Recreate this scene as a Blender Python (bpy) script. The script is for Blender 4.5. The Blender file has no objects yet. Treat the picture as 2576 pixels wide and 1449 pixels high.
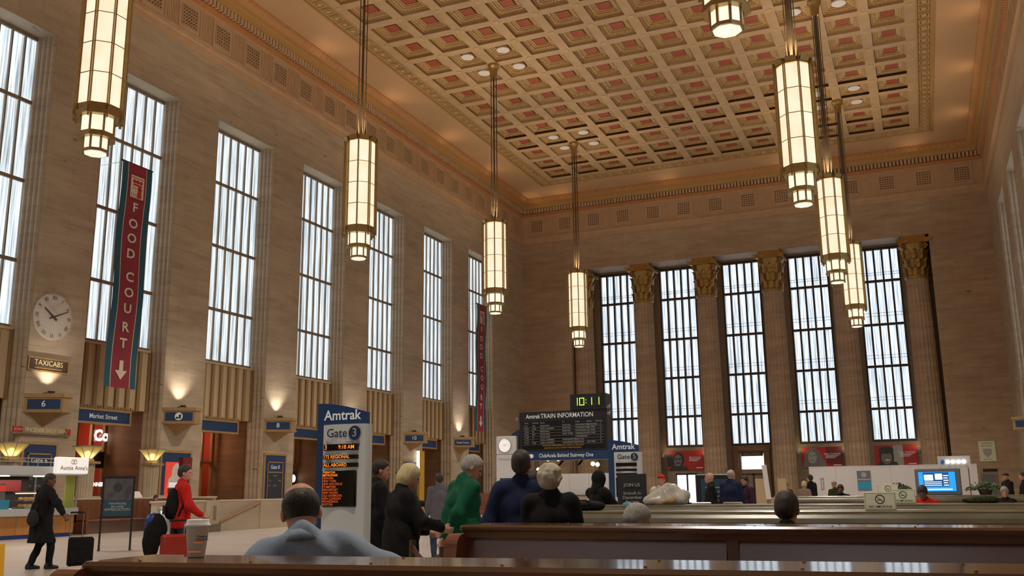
import bpy, math, random
import numpy as np
from mathutils import Vector, Matrix, Euler

random.seed(7)
rng = np.random.default_rng(7)
SC = bpy.context.scene
C = SC.collection
PI = math.pi
R = math.radians

# ---------------------------------------------------------------- camera
def cam_axes(yaw, pit, roll):
    cy, sy = math.cos(yaw), math.sin(yaw)
    fw = Vector((-sy*math.cos(pit), cy*math.cos(pit), math.sin(pit)))
    r = Vector((cy, sy, 0))
    u = r.cross(fw)
    r2 = r*math.cos(roll)+u*math.sin(roll)
    u2 = -r*math.sin(roll)+u*math.cos(roll)
    return r2, u2, fw
cd = bpy.data.cameras.new('camera')
cam = bpy.data.objects.new('camera', cd)
C.objects.link(cam)
r2, u2, fw = cam_axes(0.4017, 0.2098, -0.0114)
M = Matrix((r2, u2, -fw)).transposed().to_4x4()
M.translation = Vector((0, 0, 1.4))
cam.matrix_world = M
cd.sensor_width = 36.0
cd.lens = 2387.76/2576*36
cd.clip_start = 0.05
cd.clip_end = 500
SC.camera = cam

# ---------------------------------------------------------------- exposure, world
SC.view_settings.view_transform = 'Standard'
SC.view_settings.look = 'None'
SC.view_settings.exposure = 0.0
SC.view_settings.gamma = 1.0
SC.view_settings.use_curve_mapping = False
SC.cycles.max_bounces = 8
SC.cycles.diffuse_bounces = 5
SC.cycles.glossy_bounces = 3
SC.cycles.transparent_max_bounces = 12
SC.cycles.sample_clamp_indirect = 6
SC.cycles.use_denoising = True

W = bpy.data.worlds.new('overcast_sky')
SC.world = W
W.use_nodes = True
nt = W.node_tree
bg = nt.nodes['Background']
tc = nt.nodes.new('ShaderNodeTexCoord')
sx = nt.nodes.new('ShaderNodeSeparateXYZ')
cr = nt.nodes.new('ShaderNodeValToRGB')
nt.links.new(tc.outputs['Generated'], sx.inputs[0])
nt.links.new(sx.outputs['Z'], cr.inputs[0])
nt.links.new(cr.outputs[0], bg.inputs[0])
cr.color_ramp.elements[0].position = 0.0
cr.color_ramp.elements[0].color = (0.80, 0.84, 0.88, 1)
cr.color_ramp.elements[1].position = 1.0
cr.color_ramp.elements[1].color = (0.93, 0.97, 1.0, 1)
SKY = 2.85
bg.inputs[1].default_value = SKY

WARM = (1.0, 0.62, 0.33)
def light(kind, loc, target, energy, color=(1, 1, 1), name='lamp_light', **kw):
    d = bpy.data.lights.new(name, kind)
    d.energy = energy
    d.color = color
    for k, v in kw.items():
        setattr(d, k, v)
    o = bpy.data.objects.new(name, d)
    C.objects.link(o)
    o.location = loc
    if target is not None:
        o.rotation_euler = (Vector(target)-Vector(loc)).to_track_quat('-Z', 'Y').to_euler()
    return o
def portal(loc, target, w, h):
    o = light('AREA', loc, target, 1.0, name='window_portal', shape='RECTANGLE', size=w, size_y=h)
    o.data.cycles.is_portal = True
    return o

# hall dimensions
XL, XR, YE, YB, ZC = -34.35, 6.75, 83.5, -6.0, 29.15
BAY, BAY0 = 7.9857, 18.0083
# cove lights floating unseen below the cornice, washing the plain ceiling margin
for k in range(10):
    y = 4+k*8.6
    light('SPOT', (XL+1.35, y, 27.6), (XL+2.6, y, 29.2), 42, WARM, 'cove_light', spot_size=R(130), spot_blend=1.0, shadow_soft_size=0.02)
    light('SPOT', (XR-1.35, y+3, 27.6), (XR-2.6, y+3, 29.2), 42, WARM, 'cove_light', spot_size=R(130), spot_blend=1.0, shadow_soft_size=0.02)
for k in range(4):
    light('SPOT', (-29.5+k*10.3, YE-1.35, 27.6), (-29.5+k*10.3, YE-2.6, 29.2), 36, WARM, 'cove_light', spot_size=R(130), spot_blend=1.0, shadow_soft_size=0.02)
# unseen spots added at the chandeliers, up and down, to brighten the hall
LXL, LXR = -23.97, -3.45
LY = [21.74, 37.7, 53.7, 69.7]
ZB = 12.25
UP, DOWN = 2300, 2500
for x in (LXL, LXR):
    for y in [LY[0]-15.97]+LY:
        light('SPOT', (x, y, ZB+6.35), (x, y, 30), UP, (1.0, 0.75, 0.50), 'crown_fill', spot_size=R(160), spot_blend=0.5, shadow_soft_size=0.6)
        light('SPOT', (x, y, ZB-0.05), (x, y, 0), DOWN, (1.0, 0.87, 0.72), 'foot_fill', spot_size=R(165), spot_blend=0.6, shadow_soft_size=0.3)

# ---------------------------------------------------------------- materials
def mat(name, col, rough=0.6, metal=0.0, col2=None, scale=3.0, stretch=(1, 1, 1), bump=0.0, emit=0.0,
        detail=4.0, contrast=(0.35, 0.65), coat=0.0, spec=0.5, alpha=1.0, emitcol=None):
    m = bpy.data.materials.new(name)
    m.use_nodes = True
    t = m.node_tree
    b = t.nodes['Principled BSDF']
    b.inputs['Base Color'].default_value = (*col, 1)
    b.inputs['Roughness'].default_value = rough
    b.inputs['Metallic'].default_value = metal
    b.inputs['Specular IOR Level'].default_value = spec
    b.inputs['Coat Weight'].default_value = coat
    b.inputs['Coat Roughness'].default_value = 0.08
    b.inputs['Alpha'].default_value = alpha
    if emit:
        b.inputs['Emission Color'].default_value = (*(emitcol or col), 1)
        b.inputs['Emission Strength'].default_value = emit
    if col2 is not None or bump:
        tc = t.nodes.new('ShaderNodeTexCoord')
        mp = t.nodes.new('ShaderNodeMapping')
        mp.inputs['Scale'].default_value = stretch
        nz = t.nodes.new('ShaderNodeTexNoise')
        nz.inputs['Scale'].default_value = scale
        nz.inputs['Detail'].default_value = detail
        t.links.new(tc.outputs['Object'], mp.inputs[0])
        t.links.new(mp.outputs[0], nz.inputs['Vector'])
        if col2 is not None:
            rp = t.nodes.new('ShaderNodeValToRGB')
            rp.color_ramp.elements[0].position = contrast[0]
            rp.color_ramp.elements[1].position = contrast[1]
            rp.color_ramp.elements[0].color = (*col, 1)
            rp.color_ramp.elements[1].color = (*col2, 1)
            t.links.new(nz.outputs['Fac'], rp.inputs[0])
            t.links.new(rp.outputs[0], b.inputs['Base Color'])
        if bump:
            bp = t.nodes.new('ShaderNodeBump')
            bp.inputs['Strength'].default_value = bump
            bp.inputs['Distance'].default_value = 0.02
            t.links.new(nz.outputs['Fac'], bp.inputs['Height'])
            t.links.new(bp.outputs[0], b.inputs['Normal'])
    return m

def stone_mat(name, c1, c2, cj, bw, bh, axis):
    """Travertine: horizontal veins, brown pits, faint ashlar joints."""
    m = bpy.data.materials.new(name)
    m.use_nodes = True
    t = m.node_tree
    b = t.nodes['Principled BSDF']
    b.inputs['Roughness'].default_value = 0.55
    b.inputs['Specular IOR Level'].default_value = 0.3
    g = t.nodes.new('ShaderNodeTexCoord')
    mp = t.nodes.new('ShaderNodeMapping')
    mp.inputs['Scale'].default_value = (0.35, 0.35, 2.2)
    nz = t.nodes.new('ShaderNodeTexNoise')
    nz.inputs['Scale'].default_value = 1.2
    nz.inputs['Detail'].default_value = 7
    nz.inputs['Roughness'].default_value = 0.62
    rp = t.nodes.new('ShaderNodeValToRGB')
    rp.color_ramp.elements[0].position = 0.3
    rp.color_ramp.elements[1].position = 0.7
    rp.color_ramp.elements[0].color = (*c1, 1)
    rp.color_ramp.elements[1].color = (*c2, 1)
    t.links.new(g.outputs['Object'], mp.inputs[0])
    t.links.new(mp.outputs[0], nz.inputs['Vector'])
    t.links.new(nz.outputs['Fac'], rp.inputs[0])
    # pits
    mp2 = t.nodes.new('ShaderNodeMapping')
    mp2.inputs['Scale'].default_value = (0.6, 0.6, 2.0)
    n2 = t.nodes.new('ShaderNodeTexNoise')
    n2.inputs['Scale'].default_value = 1.6
    n2.inputs['Detail'].default_value = 3
    r2 = t.nodes.new('ShaderNodeValToRGB')
    r2.color_ramp.elements[0].position = 0.70
    r2.color_ramp.elements[0].color = (0, 0, 0, 1)
    r2.color_ramp.elements[1].position = 0.76
    r2.color_ramp.elements[1].color = (1, 1, 1, 1)
    t.links.new(g.outputs['Object'], mp2.inputs[0])
    t.links.new(mp2.outputs[0], n2.inputs['Vector'])
    t.links.new(n2.outputs['Fac'], r2.inputs[0])
    mx = t.nodes.new('ShaderNodeMixRGB')
    mx.inputs[2].default_value = (*[x*0.5 for x in c1], 1)
    t.links.new(r2.outputs[0], mx.inputs[0])
    t.links.new(rp.outputs[0], mx.inputs[1])
    # joints
    sp = t.nodes.new('ShaderNodeSeparateXYZ')
    cb = t.nodes.new('ShaderNodeCombineXYZ')
    t.links.new(g.outputs['Object'], sp.inputs[0])
    t.links.new(sp.outputs[axis], cb.inputs[0])
    t.links.new(sp.outputs['Z'], cb.inputs[1])
    br = t.nodes.new('ShaderNodeTexBrick')
    br.inputs['Scale'].default_value = 1.0
    br.inputs['Brick Width'].default_value = bw
    br.inputs['Row Height'].default_value = bh
    br.inputs['Mortar Size'].default_value = 0.012
    br.inputs['Mortar Smooth'].default_value = 0.2
    br.inputs['Color1'].default_value = (1, 1, 1, 1)
    br.inputs['Color2'].default_value = (0.90, 0.89, 0.88, 1)
    br.inputs['Mortar'].default_value = (*cj, 1)
    t.links.new(cb.outputs[0], br.inputs['Vector'])
    mu = t.nodes.new('ShaderNodeMixRGB')
    mu.blend_type = 'MULTIPLY'
    mu.inputs[0].default_value = 1
    t.links.new(mx.outputs[0], mu.inputs[1])
    t.links.new(br.outputs['Color'], mu.inputs[2])
    t.links.new(mu.outputs[0], b.inputs['Base Color'])
    return m

def glass_pane_mat(name, c1, c2, diff):
    """Wired obscure glass: daylight comes through with vertical streaks."""
    m = bpy.data.materials.new(name)
    m.use_nodes = True
    t = m.node_tree
    for n in list(t.nodes):
        t.nodes.remove(n)
    out = t.nodes.new('ShaderNodeOutputMaterial')
    tr = t.nodes.new('ShaderNodeBsdfTransparent')
    tl = t.nodes.new('ShaderNodeBsdfTranslucent')
    gl = t.nodes.new('ShaderNodeBsdfGlossy')
    gl.inputs['Roughness'].default_value = 0.15
    ms = t.nodes.new('ShaderNodeMixShader')
    ms.inputs[0].default_value = diff
    ms2 = t.nodes.new('ShaderNodeMixShader')
    ms2.inputs[0].default_value = 0.03
    g = t.nodes.new('ShaderNodeTexCoord')
    oi = t.nodes.new('ShaderNodeObjectInfo')
    mu = t.nodes.new('ShaderNodeMath')
    mu.operation = 'MULTIPLY'
    mu.inputs[1].default_value = 50
    t.links.new(oi.outputs['Random'], mu.inputs[0])
    ad = t.nodes.new('ShaderNodeVectorMath')
    ad.operation = 'ADD'
    cb = t.nodes.new('ShaderNodeCombineXYZ')
    t.links.new(mu.outputs[0], cb.inputs[1])
    t.links.new(g.outputs['Object'], ad.inputs[0])
    t.links.new(cb.outputs[0], ad.inputs[1])
    mp = t.nodes.new('ShaderNodeMapping')
    mp.inputs['Scale'].default_value = (9, 1, 0.22)
    nz = t.nodes.new('ShaderNodeTexNoise')
    nz.inputs['Scale'].default_value = 1.3
    nz.inputs['Detail'].default_value = 5
    nz.inputs['Roughness'].default_value = 0.6
    rp = t.nodes.new('ShaderNodeValToRGB')
    rp.color_ramp.elements[0].position = 0.33
    rp.color_ramp.elements[1].position = 0.62
    rp.color_ramp.elements[0].color = (*c1, 1)
    rp.color_ramp.elements[1].color = (*c2, 1)
    t.links.new(ad.outputs[0], mp.inputs[0])
    t.links.new(mp.outputs[0], nz.inputs['Vector'])
    t.links.new(nz.outputs['Fac'], rp.inputs[0])
    t.links.new(rp.outputs[0], tr.inputs[0])
    t.links.new(rp.outputs[0], tl.inputs[0])
    t.links.new(tr.outputs[0], ms.inputs[1])
    t.links.new(tl.outputs[0], ms.inputs[2])
    t.links.new(ms.outputs[0], ms2.inputs[1])
    t.links.new(gl.outputs[0], ms2.inputs[2])
    t.links.new(ms2.outputs[0], out.inputs[0])
    return m

def clear_glass(name, col=(0.95, 0.97, 0.97), gloss=0.08):
    m = bpy.data.materials.new(name)
    m.use_nodes = True
    t = m.node_tree
    for n in list(t.nodes):
        t.nodes.remove(n)
    out = t.nodes.new('ShaderNodeOutputMaterial')
    tr = t.nodes.new('ShaderNodeBsdfTransparent')
    tr.inputs[0].default_value = (*col, 1)
    gl = t.nodes.new('ShaderNodeBsdfGlossy')
    gl.inputs['Roughness'].default_value = 0.05
    ms = t.nodes.new('ShaderNodeMixShader')
    ms.inputs[0].default_value = gloss
    t.links.new(tr.outputs[0], ms.inputs[1])
    t.links.new(gl.outputs[0], ms.inputs[2])
    t.links.new(ms.outputs[0], out.inputs[0])
    return m

def lamp_pane_mat(name, c1, c2, s):
    m = mat(name, (0.9, 0.85, 0.7), 0.3)
    t = m.node_tree
    b = t.nodes['Principled BSDF']
    g = t.nodes.new('ShaderNodeTexCoord')
    oi = t.nodes.new('ShaderNodeObjectInfo')
    ad = t.nodes.new('ShaderNodeVectorMath')
    ad.operation = 'ADD'
    mv = t.nodes.new('ShaderNodeVectorMath')
    mv.operation = 'SCALE'
    mv.inputs['Scale'].default_value = 30
    t.links.new(oi.outputs['Random'], mv.inputs[0])
    t.links.new(g.outputs['Object'], ad.inputs[0])
    t.links.new(mv.outputs[0], ad.inputs[1])
    nz = t.nodes.new('ShaderNodeTexNoise')
    nz.inputs['Scale'].default_value = 1.6
    nz.inputs['Detail'].default_value = 1
    rp = t.nodes.new('ShaderNodeValToRGB')
    rp.color_ramp.elements[0].position = 0.3
    rp.color_ramp.elements[1].position = 0.7
    rp.color_ramp.elements[0].color = (*c1, 1)
    rp.color_ramp.elements[1].color = (*c2, 1)
    t.links.new(ad.outputs[0], nz.inputs['Vector'])
    t.links.new(nz.outputs['Fac'], rp.inputs[0])
    t.links.new(rp.outputs[0], b.inputs['Emission Color'])
    b.inputs['Emission Strength'].default_value = s
    return m

K = {}
K['wallX'] = stone_mat('travertine_side', (0.40, 0.325, 0.23), (0.56, 0.47, 0.35), (0.78, 0.74, 0.7), 2.4, 1.25, 'Y')
K['wallY'] = stone_mat('travertine_end', (0.40, 0.29, 0.19), (0.54, 0.41, 0.28), (0.8, 0.75, 0.7), 2.4, 1.25, 'X')
K['marble_brown'] = stone_mat('brown_marble', (0.20, 0.11, 0.06), (0.30, 0.17, 0.095), (0.8, 0.78, 0.75), 2.0, 0.9, 'X')
K['floor'] = mat('terrazzo_floor', (0.50, 0.455, 0.43), 0.28, col2=(0.60, 0.55, 0.525), scale=0.5, detail=6, spec=0.4)
K['plaster'] = mat('painted_plaster', (0.50, 0.33, 0.18), 0.7, col2=(0.54, 0.36, 0.20), scale=0.3)
K['rib'] = mat('coffer_rib_paint', (0.42, 0.295, 0.165), 0.65, col2=(0.47, 0.335, 0.19), scale=1.0)
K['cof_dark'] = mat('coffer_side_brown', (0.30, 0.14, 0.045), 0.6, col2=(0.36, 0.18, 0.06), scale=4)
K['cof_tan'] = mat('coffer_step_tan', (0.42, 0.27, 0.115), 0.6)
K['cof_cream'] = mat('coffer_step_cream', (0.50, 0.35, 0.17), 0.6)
K['cof_red'] = mat('coffer_red_panel', (0.30, 0.055, 0.03), 0.6, col2=(0.36, 0.075, 0.045), scale=2)
K['orange'] = mat('cornice_terracotta', (0.52, 0.22, 0.09), 0.6, col2=(0.42, 0.20, 0.06), scale=4)
K['gold_paint'] = mat('cornice_ochre', (0.42, 0.25, 0.085), 0.55)
K['gap_shade'] = mat('dentil_gap_shade', (0.13, 0.07, 0.035), 0.7)
K['frieze'] = mat('frieze_paint', (0.48, 0.32, 0.19), 0.65, col2=(0.52, 0.36, 0.22), scale=1.5)
K['grille'] = mat('grille_hole_shade', (0.15, 0.085, 0.045), 0.7)
K['rod'] = mat('rod_bronze', (0.11, 0.08, 0.045), 0.5, 0.3)
K['bronze'] = mat('bronze_frame', (0.26, 0.20, 0.14), 0.5, 0.1, col2=(0.32, 0.25, 0.17), scale=3)
K['bronze_dark'] = mat('dark_bronze_frame', (0.07, 0.045, 0.03), 0.5, 0.2)
K['brass'] = mat('lamp_brass', (0.46, 0.31, 0.12), 0.35, 0.75, col2=(0.38, 0.25, 0.10), scale=6)
K['gold'] = mat('gilded_metal', (0.52, 0.33, 0.10), 0.38, 0.7, col2=(0.36, 0.21, 0.06), scale=5)
K['gold_sign'] = mat('sign_gold_frame', (0.40, 0.26, 0.11), 0.42, 0.3, col2=(0.46, 0.31, 0.14), scale=3)
K['spandrel'] = mat('spandrel_cream_panel', (0.58, 0.46, 0.29), 0.5)
K['spandrel_rib'] = mat('spandrel_gold_rib', (0.33, 0.22, 0.10), 0.45, 0.2)
K['pane'] = glass_pane_mat('obscure_window_glass', (0.13, 0.15, 0.16), (0.50, 0.52, 0.52), 0.3)
K['pane_end'] = glass_pane_mat('end_window_glass', (0.17, 0.20, 0.225), (0.56, 0.59, 0.62), 0.25)
K['lamp_pane'] = lamp_pane_mat('lit_lamp_glass', (0.90, 0.80, 0.54), (1.0, 0.93, 0.72), 0.86)
K['lamp_pane_hot'] = lamp_pane_mat('lit_lamp_glass_bright', (1.0, 0.90, 0.66), (1.0, 0.95, 0.78), 0.95)
K['blue'] = mat('sign_blue', (0.012, 0.045, 0.14), 0.35)
K['blue_dark'] = mat('sign_navy', (0.012, 0.03, 0.085), 0.4)
K['white_text'] = mat('white_lettering', (0.75, 0.78, 0.78), 0.5, emit=0.12)  # slight emission brightens all this lettering, printed captions too
K['white'] = mat('white_paint', (0.72, 0.72, 0.72), 0.5)
K['hoard'] = mat('white_hoarding', (0.70, 0.71, 0.74), 0.6, col2=(0.75, 0.76, 0.78), scale=0.6)
K['black'] = mat('black_plastic', (0.012, 0.012, 0.013), 0.4)
K['screen'] = mat('black_screen', (0.006, 0.006, 0.007), 0.15)
K['led'] = mat('orange_led', (1.0, 0.28, 0.03), 0.5, emit=0.85)
K['led_dim'] = mat('dim_orange_led', (0.7, 0.12, 0.02), 0.5, emit=0.5)
K['led_green'] = mat('green_led', (0.62, 0.85, 0.03), 0.5, emit=1.0)
K['silver'] = mat('silver_panel', (0.64, 0.70, 0.71), 0.34, 0.15)
K['steel'] = mat('brushed_steel', (0.55, 0.55, 0.54), 0.28, 0.9, col2=(0.45, 0.45, 0.44), scale=20, stretch=(1, 1, 0.05))
K['wood'] = mat('bench_mahogany', (0.075, 0.024, 0.011), 0.30, col2=(0.13, 0.045, 0.02), scale=2.2, stretch=(0.35, 3, 4), detail=6, coat=0.7)
K['wood'].node_tree.nodes['Principled BSDF'].inputs['Coat Roughness'].default_value = 0.30
K['wood'].node_tree.nodes['Principled BSDF'].inputs['Coat IOR'].default_value = 2.2
K['wood_top'] = mat('bench_cap_mahogany', (0.07, 0.03, 0.014), 0.2, col2=(0.12, 0.055, 0.026), scale=2.0, stretch=(0.3, 4, 4), detail=6, coat=0.7)
K['wood_end'] = mat('bench_end_wood', (0.16, 0.055, 0.024), 0.35, col2=(0.22, 0.08, 0.035), scale=2.0, stretch=(3, 3, 0.4), coat=0.2)
K['marble'] = mat('parapet_marble', (0.11, 0.10, 0.065), 0.25, col2=(0.20, 0.185, 0.125), scale=1.6, detail=8, contrast=(0.3, 0.7))
K['parapet'] = mat('stair_parapet_stone', (0.50, 0.42, 0.30), 0.4, col2=(0.58, 0.50, 0.37), scale=1.2, stretch=(0.5, 0.5, 2), detail=7)
K['kiosk_wood'] = mat('kiosk_maple', (0.42, 0.18, 0.045), 0.4, col2=(0.50, 0.23, 0.06), scale=1.5, stretch=(2, 2, 0.4))
K['counter'] = mat('kiosk_grey_counter', (0.48, 0.51, 0.53), 0.4)
K['kick'] = mat('kiosk_blue_kick', (0.01, 0.05, 0.26), 0.4)
K['banner_red'] = mat('banner_maroon', (0.27, 0.022, 0.042), 0.7, col2=(0.31, 0.03, 0.055), scale=0.8)
K['banner_blue'] = mat('banner_teal', (0.012, 0.10, 0.16), 0.7)
K['cream'] = mat('cream_print', (0.72, 0.66, 0.52), 0.6)
K['red'] = mat('red_print', (0.50, 0.025, 0.02), 0.5)
K['red_wall'] = mat('shop_red_wall', (0.36, 0.03, 0.012), 0.6)
K['amber_wall'] = mat('shop_amber_wall', (0.50, 0.20, 0.03), 0.6)
K['glow'] = mat('warm_bulb', (1.0, 0.72, 0.40), 0.5, emit=3.0)
K['glow_white'] = mat('white_light', (1.0, 0.93, 0.85), 0.5, emit=2.2)
K['lightbox'] = mat('lit_poster_white', (0.9, 0.88, 0.84), 0.5, emit=0.5)
K['gold_letter'] = mat('gilt_lettering', (0.68, 0.57, 0.26), 0.4, emit=0.1)  # emission added so the gilt letters show up; they are no lamp
K['lightbox_red'] = mat('lit_poster_red', (0.75, 0.06, 0.03), 0.5, emit=0.4)
K['lamp_bowl'] = glass_pane_mat('amber_bowl_glass', (0.75, 0.62, 0.28), (0.80, 0.68, 0.34), 0.9)
K['bulb_hot'] = mat('torchere_bulb', (1.0, 0.86, 0.55), 0.5, emit=14.0)
K['tv_blue'] = mat('tv_blue', (0.02, 0.30, 0.85), 0.3, emit=1.0)
K['tv_dark'] = mat('tv_navy', (0.02, 0.10, 0.30), 0.3, emit=0.5)
K['tv_white'] = mat('tv_white', (0.7, 0.85, 1.0), 0.3, emit=0.9)
K['tv_case'] = mat('tv_grey_case', (0.16, 0.18, 0.21), 0.5)
K['leaf'] = mat('leaf_green', (0.05, 0.10, 0.035), 0.6, col2=(0.09, 0.15, 0.06), scale=8)
K['yellow'] = mat('yellow_plastic', (0.78, 0.42, 0.01), 0.45)
K['grey_print'] = mat('grey_print', (0.20, 0.20, 0.20), 0.5)
K['light_print'] = mat('light_grey_print', (0.42, 0.42, 0.41), 0.5)
K['dark_print'] = mat('dark_grey_print', (0.04, 0.04, 0.04), 0.5)
K['dark_red'] = mat('dark_red_print', (0.16, 0.012, 0.015), 0.5)
K['clockface'] = mat('clock_white', (0.66, 0.62, 0.55), 0.5)
K['dayglass'] = glass_pane_mat('door_glass', (0.7, 0.75, 0.8), (0.95, 0.97, 1.0), 0.3)
K['clear'] = clear_glass('clear_glass')
K['skin'] = mat('skin_light', (0.50, 0.25, 0.17), 0.55, col2=(0.56, 0.30, 0.21), scale=14)
K['skin_dark'] = mat('skin_brown', (0.17, 0.08, 0.05), 0.55)
K['hair_dark'] = mat('hair_dark', (0.018, 0.012, 0.009), 0.55, col2=(0.035, 0.024, 0.017), scale=30, stretch=(3, 3, 0.6), bump=0.4)
K['hair_grey'] = mat('hair_grey', (0.26, 0.26, 0.24), 0.55, col2=(0.38, 0.37, 0.34), scale=30, stretch=(3, 3, 0.6), bump=0.4)
K['hair_blond'] = mat('hair_blond', (0.50, 0.42, 0.20), 0.5, col2=(0.62, 0.55, 0.31), scale=24, stretch=(3, 3, 0.4), bump=0.4)
K['hair_silver'] = mat('hair_silver_blond', (0.36, 0.33, 0.24), 0.55, col2=(0.48, 0.45, 0.34), scale=24, bump=0.5)
K['shirt_blue'] = mat('shirt_pale_blue', (0.25, 0.33, 0.44), 0.75, col2=(0.29, 0.37, 0.48), scale=60, bump=0.05, spec=0.12)
K['cloth_black'] = mat('cloth_black', (0.010, 0.010, 0.011), 0.8, col2=(0.016, 0.016, 0.017), scale=12, spec=0.12)
K['cloth_navy'] = mat('cloth_navy', (0.012, 0.017, 0.045), 0.8, col2=(0.018, 0.026, 0.07), scale=8, spec=0.12)
K['cloth_green'] = mat('cloth_green', (0.007, 0.085, 0.042), 0.7, col2=(0.010, 0.11, 0.055), scale=10, spec=0.12)
K['cloth_red'] = mat('cloth_red', (0.50, 0.018, 0.014), 0.75, col2=(0.56, 0.025, 0.02), scale=10, spec=0.12)
K['cloth_char'] = mat('cloth_charcoal', (0.028, 0.026, 0.026), 0.8, spec=0.12)
K['cloth_grey'] = mat('cloth_grey', (0.12, 0.12, 0.14), 0.8, spec=0.12)
K['cloth_pink'] = mat('cloth_dusty_pink', (0.30, 0.20, 0.18), 0.8, spec=0.12)
K['cloth_purple'] = mat('cloth_purple', (0.05, 0.022, 0.04), 0.8, spec=0.12)
K['jeans'] = mat('denim', (0.025, 0.045, 0.085), 0.8, col2=(0.04, 0.065, 0.11), scale=14, spec=0.12)
K['cloth_camo'] = mat('cloth_olive', (0.06, 0.065, 0.03), 0.8, col2=(0.02, 0.025, 0.012), scale=25, spec=0.12)
K['cloth_white'] = mat('cloth_white', (0.62, 0.58, 0.52), 0.8, spec=0.12)
K['leather_red'] = mat('red_case_vinyl', (0.30, 0.022, 0.015), 0.35, col2=(0.36, 0.03, 0.02), scale=4)
K['plastic_bag'] = mat('white_plastic_bag', (0.42, 0.39, 0.35), 0.3, col2=(0.62, 0.59, 0.55), scale=4, bump=0.5)
K['paper_cup'] = mat('white_paper_cup', (0.80, 0.83, 0.84), 0.5)
K['cardboard'] = mat('tan_board', (0.50, 0.38, 0.22), 0.6)
K['pastry'] = mat('lit_pretzel_brown', (0.55, 0.24, 0.05), 0.5, emit=0.25)  # emission stands in for lamp light falling on the goods
K['lime'] = mat('lime_panel', (0.42, 0.48, 0.10), 0.5)
K['sky_blue_box'] = mat('sky_blue_box', (0.04, 0.35, 0.60), 0.5)
K['poster_top'] = mat('poster_grey_photo', (0.05, 0.055, 0.065), 0.4, col2=(0.14, 0.13, 0.14), scale=3)
K['poster_blue'] = mat('poster_slate_blue', (0.022, 0.07, 0.11), 0.4)
K['mint'] = mat('no_smoking_pale', (0.74, 0.79, 0.62), 0.4)
K['slate'] = mat('gate_panel_slate', (0.03, 0.035, 0.045), 0.35)
K['ochre'] = mat('ochre_column', (0.55, 0.34, 0.03), 0.5)
K['brown_panel'] = mat('brown_wood_panel', (0.27, 0.13, 0.045), 0.45, col2=(0.33, 0.17, 0.06), scale=2, stretch=(2, 2, 0.3))
K['rope'] = mat('maroon_rope', (0.09, 0.012, 0.016), 0.6)
K['shoe'] = mat('black_leather_shoe', (0.012, 0.011, 0.010), 0.4)
K['eye'] = mat('dark_eye', (0.02, 0.015, 0.012), 0.2)
K['dirt_red'] = mat('red_wood_bench', (0.24, 0.075, 0.045), 0.45)

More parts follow.
